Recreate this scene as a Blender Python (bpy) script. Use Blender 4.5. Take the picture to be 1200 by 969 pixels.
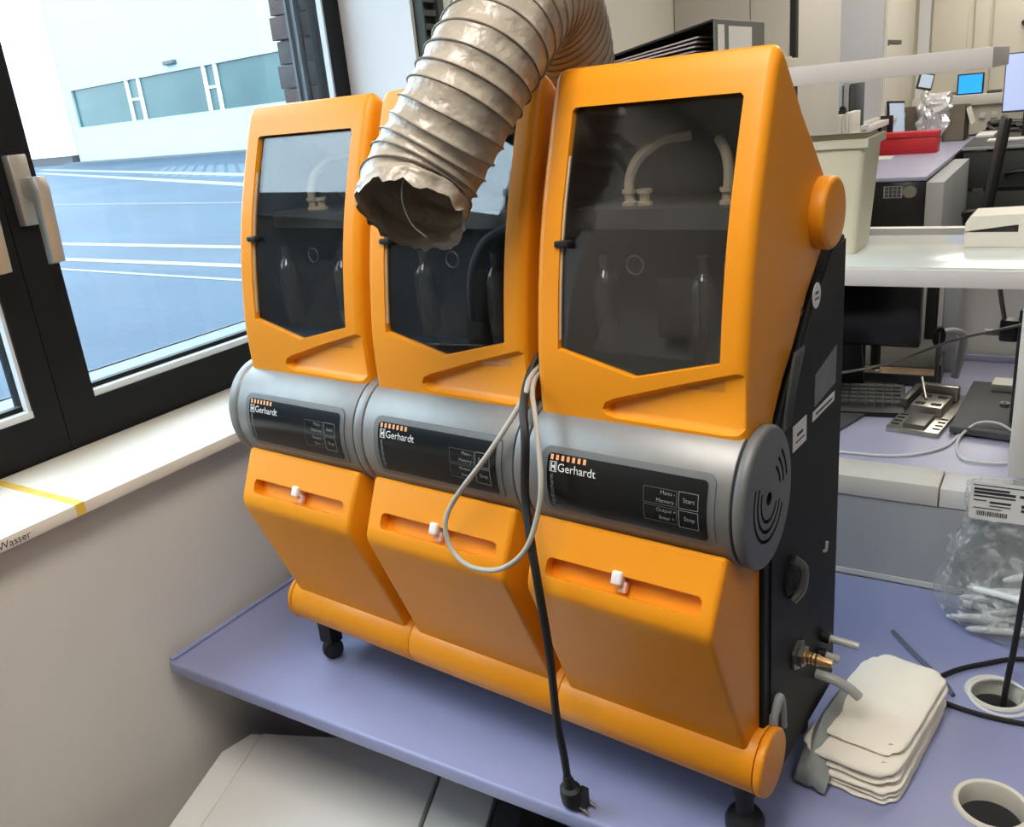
import bpy, bmesh, math, random
from mathutils import Vector, Matrix, noise
random.seed(7)
PI = math.pi
scene = bpy.context.scene
for o in list(bpy.data.objects):
    bpy.data.objects.remove(o)
COL = scene.collection

# ------------------------------------------------------------------ camera
PITCH, ROLL, YAW = -0.33846456, -0.09976621, -0.5820584
cy, sy, cp, sp = math.cos(YAW), math.sin(YAW), math.cos(PITCH), math.sin(PITCH)
Fw = Vector((sy*cp, cy*cp, sp)); Rt = Vector((cy, -sy, 0)); Up = Rt.cross(Fw)
cr, sr = math.cos(ROLL), math.sin(ROLL)
R2 = Rt*cr + Up*sr; U2 = Up*cr - Rt*sr
cam = bpy.data.cameras.new('camera'); cam_o = bpy.data.objects.new('camera', cam); COL.objects.link(cam_o)
cam.sensor_fit = 'HORIZONTAL'; cam.sensor_width = 36.0; cam.lens = 1030.777/1200*36.0
cam.clip_start = 0.02; cam.clip_end = 400
m = Matrix.Identity(4)
for i in range(3):
    m[i][0] = R2[i]; m[i][1] = U2[i]; m[i][2] = -Fw[i]
m.translation = Vector((1.24024, -1.04140, 1.76936))
cam_o.matrix_world = m
scene.camera = cam_o

# ------------------------------------------------------------------ daylight and exposure
world = bpy.data.worlds.new('World'); scene.world = world; world.use_nodes = True
wn = world.node_tree.nodes; wn.clear()
wo = wn.new('ShaderNodeOutputWorld'); wb = wn.new('ShaderNodeBackground')
wb.inputs[0].default_value = (0.68, 0.86, 1.0, 1); wb.inputs[1].default_value = 8.5
world.node_tree.links.new(wb.outputs[0], wo.inputs[0])
scene.view_settings.view_transform = 'Standard'
scene.view_settings.look = 'None'
scene.view_settings.exposure = 0.0
scene.view_settings.gamma = 1.0
scene.view_settings.use_curve_mapping = False
LAMP, LAMP_FAR, LAMP_SIDE = 18.5, 9.0, 4.0     # strength of the ceiling light diffusers: over the machines, elsewhere, right end

# ------------------------------------------------------------------ materials
MATS = {}
def sock(n, name, v):
    if name in n.inputs: n.inputs[name].default_value = v
def mat(name, col, rough=0.5, metal=0.0, spec=0.5, nscale=0, namt=0.0, bump=0.0, bscale=60, coat=0.0, emit=0, trans=0.0, col2=None, sheen=0.0, aniso=None):
    M = bpy.data.materials.new(name); M.use_nodes = True
    nt = M.node_tree; b = nt.nodes['Principled BSDF']
    c = (*col, 1)
    sock(b, 'Base Color', c); sock(b, 'Roughness', rough); sock(b, 'Metallic', metal)
    sock(b, 'Specular IOR Level', spec); sock(b, 'Coat Weight', coat); sock(b, 'Transmission Weight', trans)
    sock(b, 'Sheen Weight', sheen)
    if emit:
        sock(b, 'Emission Color', c); sock(b, 'Emission Strength', emit)
    tc = nt.nodes.new('ShaderNodeTexCoord')
    if nscale:
        n = nt.nodes.new('ShaderNodeTexNoise'); n.inputs['Scale'].default_value = nscale; n.inputs['Detail'].default_value = 4
        nt.links.new(tc.outputs['Object'], n.inputs['Vector'])
        mx = nt.nodes.new('ShaderNodeMix'); mx.data_type = 'RGBA'
        k = col2 if col2 else tuple(x*(1-namt) for x in col)
        mx.inputs['A'].default_value = c; mx.inputs['B'].default_value = (*k, 1)
        rmp = nt.nodes.new('ShaderNodeMapRange'); rmp.inputs['From Min'].default_value = 0.35; rmp.inputs['From Max'].default_value = 0.7
        nt.links.new(n.outputs['Fac'], rmp.inputs['Value'])
        nt.links.new(rmp.outputs['Result'], mx.inputs['Factor'])
        nt.links.new(mx.outputs['Result'], b.inputs['Base Color'])
    if bump:
        n2 = nt.nodes.new('ShaderNodeTexNoise'); n2.inputs['Scale'].default_value = bscale; n2.inputs['Detail'].default_value = 3
        nt.links.new(tc.outputs['Object'], n2.inputs['Vector'])
        bp = nt.nodes.new('ShaderNodeBump'); bp.inputs['Strength'].default_value = bump; bp.inputs['Distance'].default_value = 0.01
        nt.links.new(n2.outputs['Fac'], bp.inputs['Height']); nt.links.new(bp.outputs['Normal'], b.inputs['Normal'])
    MATS[name] = M
    return M
def pane_mat(name, tint, dust=0.0, ior=1.45, rough=0.02, dustcol=(0.5, 0.5, 0.48), dscale=9):
    """clear sheet: see-through with a mirror-like surface and some dust"""
    M = bpy.data.materials.new(name); M.use_nodes = True
    nt = M.node_tree; nt.nodes.clear(); L = nt.links.new
    out = nt.nodes.new('ShaderNodeOutputMaterial')
    tr = nt.nodes.new('ShaderNodeBsdfTransparent'); tr.inputs[0].default_value = (*tint, 1)
    gl = nt.nodes.new('ShaderNodeBsdfGlossy'); gl.inputs['Roughness'].default_value = rough
    # Schlick reflectance, the same from both faces of the sheet
    lw0 = nt.nodes.new('ShaderNodeLayerWeight'); lw0.inputs['Blend'].default_value = 0.5
    pw = nt.nodes.new('ShaderNodeMath'); pw.operation = 'POWER'; pw.inputs[1].default_value = 5.0
    fr = nt.nodes.new('ShaderNodeMath'); fr.operation = 'MULTIPLY_ADD'; r0 = ((ior-1)/(ior+1))**2
    fr.inputs[1].default_value = 1-r0; fr.inputs[2].default_value = r0
    L(lw0.outputs['Facing'], pw.inputs[0]); L(pw.outputs[0], fr.inputs[0])
    mx = nt.nodes.new('ShaderNodeMixShader')
    L(fr.outputs[0], mx.inputs[0]); L(tr.outputs[0], mx.inputs[1]); L(gl.outputs[0], mx.inputs[2])
    last = mx
    if dust:
        df = nt.nodes.new('ShaderNodeBsdfDiffuse'); df.inputs[0].default_value = (*dustcol, 1)
        tc = nt.nodes.new('ShaderNodeTexCoord'); n = nt.nodes.new('ShaderNodeTexNoise')
        n.inputs['Scale'].default_value = dscale; n.inputs['Detail'].default_value = 7; n.inputs['Distortion'].default_value = 1.5
        L(tc.outputs['Object'], n.inputs['Vector'])
        mr = nt.nodes.new('ShaderNodeMapRange'); mr.inputs['From Min'].default_value = 0.45; mr.inputs['From Max'].default_value = 0.85
        mr.inputs['To Min'].default_value = dust*0.25; mr.inputs['To Max'].default_value = dust*2
        L(n.outputs['Fac'], mr.inputs['Value'])
        m2 = nt.nodes.new('ShaderNodeMixShader'); L(mr.outputs[0], m2.inputs[0]); L(mx.outputs[0], m2.inputs[1]); L(df.outputs[0], m2.inputs[2])
        last = m2
    L(last.outputs[0], out.inputs[0])
    MATS[name] = M
    return M

mat('orange', (0.82, 0.292, 0.006), 0.42, nscale=3, namt=0.06, bump=0.03, bscale=420, spec=0.4)
mat('silver', (0.25, 0.247, 0.242), 0.45, 0.45, nscale=30, namt=0.08)
mat('silver_dark', (0.145, 0.147, 0.148), 0.5, 0.25)
mat('slot_black', (0.004, 0.004, 0.004), 0.7)
mat('body_black', (0.006, 0.007, 0.0075), 0.6, spec=0.25, nscale=6, namt=0.3, bump=0.05, bscale=300)
mat('chamber', (0.018, 0.019, 0.019), 0.6, nscale=8, namt=0.3)
mat('chamber_plate', (0.06, 0.062, 0.062), 0.5, nscale=12, namt=0.25)
mat('panel_black', (0.004, 0.005, 0.006), 0.25)
mat('print_white', (0.75, 0.75, 0.72), 0.6)
mat('print_grey', (0.25, 0.26, 0.26), 0.6)
mat('print_dim', (0.10, 0.10, 0.10), 0.6)
mat('print_orange', (0.85, 0.38, 0.16), 0.6)
mat('print_dark', (0.03, 0.03, 0.03), 0.7)
mat('knob_white', (0.78, 0.70, 0.68), 0.45)
mat('knob_pink', (0.70, 0.42, 0.32), 0.5)
mat('rubber', (0.008, 0.008, 0.009), 0.55, bump=0.05)
mat('lilac', (0.285, 0.305, 0.51), 0.38, nscale=2.5, namt=0.08, bump=0.01, bscale=200)
mat('lilac_far', (0.42, 0.42, 0.56), 0.35, nscale=3, namt=0.08)
mat('wall_paint', (0.68, 0.645, 0.60), 0.8, nscale=1.6, namt=0.10, bump=0.03, bscale=90)
mat('wall_cream', (0.72, 0.68, 0.58), 0.8, nscale=2, namt=0.06)
mat('reveal_white', (0.74, 0.74, 0.76), 0.7, nscale=3, namt=0.05)
mat('sill_wood', (0.82, 0.76, 0.66), 0.45, nscale=5, namt=0.10)
mat('tape_yellow', (0.80, 0.52, 0.08), 0.5, nscale=25, namt=0.2)
mat('frame_black', (0.005, 0.005, 0.0055), 0.55, spec=0.25)
mat('bead', (0.62, 0.66, 0.68), 0.5)
mat('handle_metal', (0.52, 0.48, 0.42), 0.38, 0.75)
mat('asphalt', (0.033, 0.055, 0.087), 0.6, nscale=0.35, namt=0.28, spec=0.12)
mat('hatch_paint', (0.065, 0.090, 0.115), 0.7, spec=0.1)
mat('lane_paint', (0.138, 0.161, 0.168), 0.6, nscale=1.5, namt=0.1)
mat('lane_dark', (0.020, 0.032, 0.050), 0.6)
mat('kerb', (0.076, 0.088, 0.099), 0.8)
mat('facade', (0.30, 0.375, 0.375), 0.8)
mat('facade_white', (0.95, 0.96, 0.96), 0.8)
mat('teal_glass', (0.024, 0.065, 0.070), 0.3, nscale=0.35, namt=0.35, col2=(0.038, 0.090, 0.093), spec=0.2)
mat('brick', (0.073, 0.063, 0.067), 0.85, nscale=14, namt=0.5, bump=0.3, bscale=70)
mat('brick_red', (0.092, 0.057, 0.055), 0.85, nscale=14, namt=0.4, bump=0.3, bscale=70)
mat('mortar', (0.069, 0.069, 0.073), 0.9)
mat('rail_grey', (0.075, 0.09, 0.10), 0.5)
mat('duct_fabric', (0.40, 0.345, 0.275), 0.33, nscale=22, namt=0.22, bump=0.55, bscale=38, spec=0.6)
mat('duct_wire', (0.24, 0.20, 0.16), 0.5, 0.2)
mat('wire_steel', (0.45, 0.42, 0.36), 0.35, 0.8)
mat('cable_grey', (0.42, 0.40, 0.35), 0.5)
mat('cable_white', (0.72, 0.72, 0.72), 0.4)
mat('cable_blue', (0.10, 0.12, 0.17), 0.45)
mat('towel', (0.93, 0.87, 0.75), 0.9, nscale=9, namt=0.05, bump=0.1, bscale=150)
mat('cloth_grey', (0.36, 0.38, 0.37), 0.75, nscale=14, namt=0.2, bump=0.4, bscale=28)
mat('grommet', (0.66, 0.64, 0.56), 0.45)
mat('riser_grey', (0.42, 0.43, 0.43), 0.6, nscale=2, namt=0.05)
mat('shelf_front', (0.68, 0.65, 0.62), 0.55)
mat('shelf_top', (0.70, 0.74, 0.71), 0.15, nscale=4, namt=0.05)
mat('offwhite', (0.72, 0.70, 0.64), 0.5, nscale=4, namt=0.05)
mat('cream_plastic', (0.74, 0.70, 0.54), 0.45, nscale=5, namt=0.08)
mat('appliance', (0.84, 0.83, 0.79), 0.38, nscale=3, namt=0.04)
mat('carton', (0.82, 0.78, 0.68), 0.7)
mat('cardboard', (0.24, 0.20, 0.155), 0.85, nscale=8, namt=0.2)
mat('screen_black', (0.004, 0.004, 0.005), 0.2)
mat('plastic_black', (0.012, 0.012, 0.012), 0.45)
mat('plastic_grey', (0.07, 0.073, 0.075), 0.55, nscale=8, namt=0.15)
mat('key_grey', (0.10, 0.105, 0.10), 0.5)
mat('steel', (0.50, 0.48, 0.42), 0.32, 0.85, nscale=20, namt=0.25)
mat('steel_dark', (0.16, 0.155, 0.14), 0.4, 0.7)
mat('brass', (0.58, 0.36, 0.16), 0.35, 0.9, nscale=60, namt=0.3)
mat('clear_tube', (0.50, 0.50, 0.46), 0.25, spec=0.6)
mat('hose_beige', (0.60, 0.52, 0.40), 0.45)
mat('fitting_beige', (0.55, 0.46, 0.33), 0.5)
mat('tray_wood', (0.52, 0.36, 0.22), 0.6, nscale=30, namt=0.45)
mat('red_box', (0.62, 0.02, 0.03), 0.4, nscale=5, namt=0.1)
mat('foil', (0.78, 0.78, 0.78), 0.35, 0.7, bump=0.8, bscale=26)
mat('drawer_grey', (0.05, 0.055, 0.055), 0.5, nscale=3, namt=0.1)
mat('blue_screen', (0.02, 0.32, 0.90), 0.3, emit=0.9)
mat('pale_screen', (0.45, 0.55, 0.85), 0.3, emit=0.6)
mat('tablet_screen', (0.45, 0.55, 0.68), 0.3, emit=0.3)
mat('blind', (0.52, 0.57, 0.65), 0.7, nscale=0.8, namt=0.08)
mat('blind_grey', (0.47, 0.48, 0.50), 0.7, nscale=0.8, namt=0.06)
mat('cabinet_grey', (0.54, 0.50, 0.45), 0.6, nscale=1.5, namt=0.04)
mat('cabinet_cream', (0.62, 0.585, 0.51), 0.6, nscale=1.5, namt=0.04)
mat('paper_mauve', (0.50, 0.45, 0.46), 0.8, nscale=10, namt=0.1)
mat('binder_spine', (0.16, 0.165, 0.145), 0.55)
mat('duct_green', (0.05, 0.06, 0.055), 0.5)
mat('floor_lino', (0.13, 0.135, 0.15), 0.5, nscale=3, namt=0.1)
mat('ceiling_white', (0.78, 0.78, 0.76), 0.85)
mat('lamp_diffuser', (1.0, 0.95, 0.87), 0.5, emit=LAMP)
mat('lamp_diffuser_side', (1.0, 0.95, 0.87), 0.5, emit=LAMP_SIDE)
mat('lamp_diffuser_far', (1.0, 0.94, 0.85), 0.5, emit=LAMP_FAR)
mat('tube_plastic', (0.78, 0.79, 0.78), 0.3)
mat('cap_grey', (0.32, 0.34, 0.36), 0.4)
mat('label_white', (0.78, 0.77, 0.73), 0.6)
mat('label_grey', (0.13, 0.14, 0.14), 0.35, nscale=25, namt=0.4)
pane_mat('window_glass', (0.96, 0.98, 0.98))
pane_mat('hood_glass', (0.86, 0.86, 0.86), dust=0.014, ior=1.6)
pane_mat('lab_glass', (0.72, 0.75, 0.74), dust=0.05, ior=2.0)
pane_mat('bag_plastic', (0.90, 0.91, 0.91), dust=0.32, ior=1.6, rough=0.18, dustcol=(0.75, 0.75, 0.74), dscale=30)

# ------------------------------------------------------------------ mesh helpers
def to_mesh(bm, name, smooth=35):
    bmesh.ops.recalc_face_normals(bm, faces=bm.faces[:])
    me = bpy.data.meshes.new(name); bm.to_mesh(me); bm.free()
    if smooth:
        me.shade_smooth(); me.set_sharp_from_angle(angle=math.radians(smooth))
    return me
def obj(name, data, material=None, parent=None, kind=None):
    if isinstance(data, bmesh.types.BMesh): data = to_mesh(data, name)
    if material is not None and len(data.materials) == 0: data.materials.append(MATS[material])
    o = bpy.data.objects.new(name, data); COL.objects.link(o)
    if parent is not None: o.parent = parent
    if kind: o['kind'] = kind
    return o
def tag(o, label, cat, group=None, kind=None):
    o['label'] = label; o['category'] = cat
    if group: o['group'] = group
    if kind: o['kind'] = kind
    return o
def thing(name, label, cat, loc=(0, 0, 0), rz=0.0, group=None, kind=None):
    o = bpy.data.objects.new(name, None); COL.objects.link(o)
    o.location = loc; o.rotation_euler = (0, 0, rz); o.empty_display_size = 0.05
    return tag(o, label, cat, group, kind)
def add_box(bm, x0, x1, y0, y1, z0, z1, M=None):
    vs = [bm.verts.new(Vector(p)) for p in ((x0,y0,z0),(x1,y0,z0),(x1,y1,z0),(x0,y1,z0),(x0,y0,z1),(x1,y0,z1),(x1,y1,z1),(x0,y1,z1))]
    if M is not None:
        for v in vs: v.co = M @ v.co
    for f in ((3,2,1,0),(4,5,6,7),(0,1,5,4),(1,2,6,5),(2,3,7,6),(3,0,4,7)): bm.faces.new([vs[i] for i in f])
    return vs
def box(x0, x1, y0, y1, z0, z1, bev=0.0, seg=2, M=None):
    bm = bmesh.new(); add_box(bm, x0, x1, y0, y1, z0, z1)
    if bev: bmesh.ops.bevel(bm, geom=bm.edges[:], offset=bev, segments=seg, profile=0.5, affect='EDGES', clamp_overlap=True)
    if M is not None: bmesh.ops.transform(bm, matrix=M, verts=bm.verts[:])
    return bm
def boxes(lst):
    bm = bmesh.new()
    for b in lst: add_box(bm, *b)
    return bm
def prism(poly, a, b, axis='x', bev=0.0, seg=3, M=None):
    """poly: 2D points. axis x: (y,z); axis y: (x,z); axis z: (x,y)"""
    bm = bmesh.new()
    def P(p, t): return {'x': (t, p[0], p[1]), 'y': (p[0], t, p[1]), 'z': (p[0], p[1], t)}[axis]
    A = [bm.verts.new(P(p, a)) for p in poly]; B = [bm.verts.new(P(p, b)) for p in poly]
    fa = bm.faces.new(A); fb = bm.faces.new(B[::-1]); n = len(poly)
    for i in range(n): bm.faces.new((A[i], B[i], B[(i+1) % n], A[(i+1) % n]))
    bmesh.ops.recalc_face_normals(bm, faces=bm.faces[:])
    if bev:
        ed = list(fa.edges) + list(fb.edges)
        bmesh.ops.bevel(bm, geom=ed, offset=bev, segments=seg, profile=0.5, affect='EDGES', clamp_overlap=True)
    if M is not None: bmesh.ops.transform(bm, matrix=M, verts=bm.verts[:])
    return bm
def lathe(prof, seg=24, M=None, bm=None, cap=True):
    bm = bm or bmesh.new(); rings = []
    for r, z in prof:
        rings.append([bm.verts.new((r*math.cos(2*PI*i/seg), r*math.sin(2*PI*i/seg), z)) for i in range(seg)])
    for a, b in zip(rings, rings[1:]):
        for i in range(seg): bm.faces.new((a[i], a[(i+1) % seg], b[(i+1) % seg], b[i]))
    if cap:
        bm.faces.new(rings[0][::-1]); bm.faces.new(rings[-1])
    if M is not None:
        for rg in rings:
            for v in rg: v.co = M @ v.co
    return bm
def catmull(pts, n=8, closed=False):
    P = [Vector(p) for p in pts]; out = []
    N = len(P); rng = range(N) if closed else range(N-1)
    for i in rng:
        p0 = P[(i-1) % N] if (closed or i > 0) else P[0]*2-P[1]
        p1 = P[i]; p2 = P[(i+1) % N]
        p3 = P[(i+2) % N] if (closed or i+2 < N) else P[-1]*2-P[-2]
        for k in range(n):
            t = k/n
            out.append(0.5*((2*p1)+(p2-p0)*t+(2*p0-5*p1+4*p2-p3)*t*t+(3*p1-p0-3*p2+p3)*t**3))
    if not closed: out.append(P[-1].copy())
    return out
def frames(pts, closed=False):
    T = []; N = len(pts)
    for i in range(N):
        a = pts[(i-1) % N] if (closed or i > 0) else pts[0]
        b = pts[(i+1) % N] if (closed or i < N-1) else pts[-1]
        T.append((b-a).normalized())
    n = T[0].orthogonal().normalized(); out = []
    for i in range(N):
        n = (n - T[i]*n.dot(T[i])).normalized()
        out.append((pts[i], T[i], n, T[i].cross(n)))
    return out
def tube(pts, r, seg=10, n=8, closed=False, bm=None, raw=False):
    bm = bm or bmesh.new()
    P = [Vector(p) for p in pts] if raw else catmull(pts, n, closed)
    fr = frames(P, closed); rings = []
    for i, (p, t, a, b) in enumerate(fr):
        rr = r(i/(len(fr)-1)) if callable(r) else r
        rings.append([bm.verts.new(p + a*rr*math.cos(2*PI*k/seg) + b*rr*math.sin(2*PI*k/seg)) for k in range(seg)])
    for i in range(len(rings)-(0 if closed else 1)):
        A, B = rings[i], rings[(i+1) % len(rings)]
        for k in range(seg): bm.faces.new((A[k], A[(k+1) % seg], B[(k+1) % seg], B[k]))
    if not closed:
        bm.faces.new(rings[0][::-1]); bm.faces.new(rings[-1])
    return bm
def cyl(p0, p1, r0, r1=None, seg=20, bm=None):
    r1 = r0 if r1 is None else r1
    p0, p1 = Vector(p0), Vector(p1)
    q = (p1-p0).to_track_quat('Z', 'Y').to_matrix().to_4x4(); q.translation = p0
    return lathe([(r0, 0), (r1, (p1-p0).length)], seg, q, bm)
def rrect(x0, x1, y0, y1, r, n=5):
    out = []
    for cx, cyy, a0 in ((x1-r, y0+r, -90), (x1-r, y1-r, 0), (x0+r, y1-r, 90), (x0+r, y0+r, 180)):
        for k in range(n+1):
            a = math.radians(a0+90*k/n); out.append((cx+r*math.cos(a), cyy+r*math.sin(a)))
    return out
def boolean(base, cutters, name, op='DIFFERENCE'):
    """base: mesh, cutters: list of meshes -> new mesh"""
    o = bpy.data.objects.new('tmp_base', base); COL.objects.link(o); tmp = [o]
    for c in cutters:
        oc = bpy.data.objects.new('tmp_cut', c); COL.objects.link(oc); tmp.append(oc)
        md = o.modifiers.new('b', 'BOOLEAN'); md.operation = op; md.object = oc; md.solver = 'EXACT'
        md.material_mode = 'TRANSFER'
    bpy.context.view_layer.update()
    dg = bpy.context.evaluated_depsgraph_get()
    me = bpy.data.meshes.new_from_object(o.evaluated_get(dg), depsgraph=dg)
    me.name = name
    for t in tmp: bpy.data.objects.remove(t)
    me.shade_smooth(); me.set_sharp_from_angle(angle=math.radians(32))
    return me
def text_mesh(s, size, extrude=0.0, align='LEFT', spacing=1.0):
    cu = bpy.data.curves.new('txt', 'FONT'); cu.body = s; cu.size = size; cu.extrude = extrude; cu.align_x = align
    cu.space_character = spacing; cu.resolution_u = 3
    o = bpy.data.objects.new('txt', cu); COL.objects.link(o)
    bpy.context.view_layer.update()
    dg = bpy.context.evaluated_depsgraph_get()
    me = bpy.data.meshes.new_from_object(o.evaluated_get(dg), depsgraph=dg)
    bpy.data.objects.remove(o)
    return me

# ------------------------------------------------------------------ the room
XW = -0.262                # inner face of the window wall
XR, YN, YF, ZC = 4.6, -3.6, 9.15, 3.05
o = obj('floor', box(XW-0.3, XR, YN, YF, -0.1, 0), 'floor_lino', kind='structure'); tag(o, 'grey lino floor of the laboratory', 'floor')
o = obj('ceiling', box(XW-0.3, XR, YN, YF, ZC, ZC+0.1), 'ceiling_white', kind='structure'); tag(o, 'white ceiling of the laboratory', 'ceiling')
WB, WT, WY0, WY1 = 1.166, 2.70, -1.36, 0.955
bm = boxes([(XW-0.3, XW, YN, YF, 0, WB-0.02), (XW-0.3, XW, YN, YF, WT, ZC), (XW-0.3, XW, YN, WY0, WB-0.02, WT), (XW-0.3, XW, WY1, 2.76, WB-0.02, WT), (XW-0.3, XW, 2.76, YF, WB-0.02, WT)])
me = to_mesh(bm, 'wall_left')
for n_ in ('wall_paint', 'reveal_white', 'wall_cream'): me.materials.append(MATS[n_])
for p in me.polygons:
    c = p.center
    if p.normal.y < -0.5 and abs(c.y-WY1) < 0.01: p.material_index = 1
    elif c.z > WB and c.y > 0.9: p.material_index = 2
wl = obj('wall_left', me, kind='structure'); tag(wl, 'beige painted wall below and beside the window', 'wall')
o = obj('wall_back', box(XW-0.3, XR, YF, YF+0.1, 0, ZC), 'wall_cream', kind='structure'); tag(o, 'cream far end wall of the laboratory', 'wall')
wback = o
o = obj('wall_right', box(XR, XR+0.1, YN, YF, 0, ZC), 'cabinet_grey', kind='structure'); tag(o, 'cream side wall on the right of the room', 'wall')
o = obj('wall_front', box(XW-0.3, XR, YN-0.1, YN, 0, ZC), 'cabinet_grey', kind='structure'); tag(o, 'cream wall behind the viewer', 'wall')

# ceiling lights
LAMPS = ((0.80, -0.95, 'ceiling light panel in front of the orange machines'), (2.1, -0.6, 'ceiling light panel over the right end of the table'), (1.2, 1.9, 'ceiling light panel above the rear bench'), (1.0, 3.4, 'ceiling light panel above the tall cupboard'),
         (0.8, 5.1, 'ceiling light panel above the black cabinet'), (0.8, 6.8, 'ceiling light panel above the far drawer desk'), (0.8, 8.2, 'ceiling light panel nearest the end wall'))
for i, (x, y, lab_) in enumerate(LAMPS):
    t = thing('ceiling_light', lab_, 'light', (x, y, ZC), group='ceiling light panels')
    obj('housing', boxes([(-0.32, 0.32, -0.62, -0.6, -0.05, 0), (-0.32, 0.32, 0.6, 0.62, -0.05, 0), (-0.32, -0.3, -0.6, 0.6, -0.05, 0), (0.3, 0.32, -0.6, 0.6, -0.05, 0)]), 'offwhite', t)
    obj('diffuser', box(-0.3, 0.3, -0.6, 0.6, -0.04, -0.03), 'lamp_diffuser' if i == 0 else ('lamp_diffuser_side' if i == 1 else 'lamp_diffuser_far'), t)

# window sill (a board on the wall)
sill = obj('trim_1', box(-0.515, -0.224, WY0, WY1, WB-0.024, WB, 0.003), 'sill_wood', kind='structure')
tag(sill, 'pale wooden window sill with yellow tape', 'window sill')
obj('tape', boxes([(-0.50, -0.2235, -0.262, -0.245, WB, WB+0.0006), (-0.2236, -0.2230, -0.262, -0.245, WB-0.022, WB+0.0006)]), 'tape_yellow', sill)
tm = text_mesh('Dest. Wasser', 0.0185)
M = Matrix.Translation((-0.2234, -0.452, WB-0.019)) @ Matrix(((0,0,1,0),(1,0,0,0),(0,1,0,0),(0,0,0,1)))
tm.transform(M); obj('lettering', tm, 'print_dark', sill)

# window: outer frame and two sashes
win = thing('window_1', 'black framed window beside the machines looking onto a yard', 'window', (0, 0, 0), kind='structure')
XF0, XF1 = -0.575, -0.505
obj('frame', boxes([(XF0, XF1, WY0, WY1, WB-0.01, WB+0.022), (XF0, XF1, WY0, WY1, WT-0.05, WT), (XF0, XF1, WY1-0.03, WY1, WB, WT), (XF0, XF1, WY0, WY0+0.05, WB, WT)]), 'frame_black', win)
def sash(y0, y1, lab, handle_y, side):
    s = obj('sash', boxes([(XF0+0.01, -0.497, y0, y1, WB+0.008, 1.262), (XF0+0.01, -0.497, y0, y1, WT-0.11, WT-0.03), (XF0+0.01, -0.497, y0, y0+0.078, 1.262, WT-0.11), (XF0+0.01, -0.497, y1-0.055, y1, 1.262, WT-0.11)]), 'frame_black', win)
    obj('glazing_bead', boxes([(-0.52, -0.500, y0+0.078, y1-0.055, 1.262, 1.276), (-0.52, -0.503, y1-0.062, y1-0.055, 1.276, WT-0.11)]), 'bead', s)
    obj('gasket', boxes([(-0.538, -0.520, y0+0.078, y1-0.062, 1.262, 1.286)]), 'frame_black', s)
    obj('pane', box(-0.545, -0.539, y0+0.078, y1-0.055, 1.262, WT-0.11), 'window_glass', s)
    if handle_y is not None:
        hy = handle_y; sgn = side
        bm = box(-0.497, -0.472, hy-0.019, hy+0.019, 1.632, 1.765, 0.004)
        h = obj('handle', bm, 'handle_metal', s)
        # neck and lever, swung down
        b2 = prism([(-0.482, 1.722), (-0.425, 1.722), (-0.418, 1.700), (-0.428, 1.560), (-0.452, 1.556), (-0.447, 1.672), (-0.482, 1.690)], hy-0.013+0.004*sgn, hy+0.013+0.004*sgn, 'y', 0.004, 2)
        obj('lever', b2, 'handle_metal', s)
sash(-0.088, WY1-0.006, '', -0.052, 1)
sash(-1.30, -0.090, '', -0.152, -1)

# wall beside the window: slotted vertical cable duct
t = thing('cable_trunking', 'dark slotted vertical cable trunking on the wall beside the window', 'trunking', (XW, 0.0, 0))
obj('channel', boxes([(0.0, 0.003, 0.968, 1.065, 1.2, ZC-0.05), (0.0, 0.028, 0.968, 0.975, 1.2, ZC-0.05), (0.0, 0.028, 1.040, 1.065, 1.2, ZC-0.05)]), 'duct_green', t)
sm = to_mesh(box(0.003, 0.022, 0.978, 1.036, -0.007, 0.007), 'tooth')
for k in range(44):
    q = obj('slat', sm, 'rail_grey' if k % 3 else 'duct_green', t); q.location = (0, 0, 1.25+k*0.033)
o = obj('trim_2', box(XW, XW+0.012, 1.066, 1.14, 1.1, ZC), 'offwhite', kind='structure'); tag(o, 'narrow cream strip on the wall next to the dark trunking', 'trim')

# ------------------------------------------------------------------ outside
GZ = 0.6
yard = obj('ground', box(-150, -0.80, -60, 90, GZ-0.2, GZ), 'asphalt', kind='structure'); tag(yard, 'bluish asphalt yard outside the window', 'ground')
def strip(p0, p1, w, z, name, m_):
    p0 = Vector((*p0, 0)); p1 = Vector((*p1, 0)); d = (p1-p0).normalized(); n = Vector((-d.y, d.x, 0))*w/2
    bm = bmesh.new(); lo = [p0-n, p1-n, p1+n, p0+n]
    A = [bm.verts.new((q.x, q.y, GZ+0.001)) for q in lo]; B = [bm.verts.new((q.x, q.y, GZ+z)) for q in lo]
    bm.faces.new(A[::-1]); bm.faces.new(B)
    for i in range(4): bm.faces.new((A[i], A[(i+1) % 4], B[(i+1) % 4], B[i]))
    return obj(name, bm, m_, yard)
strip((-14, 5.86), (-2, 5.10), 0.16, 0.005, 'lane_line', 'lane_paint')
strip((-12, 4.86), (-2, 4.24), 0.14, 0.005, 'lane_line', 'lane_paint')
strip((-11, 4.44), (-2, 3.65), 0.06, 0.005, 'lane_line', 'lane_paint')
strip((-52, 31.06), (-12, 13.6), 0.5, 0.005, 'lane_line', 'lane_paint')
strip((-45.4, 26.8), (-9, 10.6), 0.4, 0.005, 'lane_line', 'lane_paint')
strip((-26, 11.6), (-4, 8.6), 0.22, 0.004, 'drain_line', 'lane_dark')
for k in range(11):
    a = k/10; x0 = -31+8*a; y0 = 23.8-2.2*a
    strip((x0, y0), (x0+6.5+2.2*a, y0-5.6-2.0*a), 0.24, 0.004, 'hatch_line', 'hatch_paint')
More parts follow.
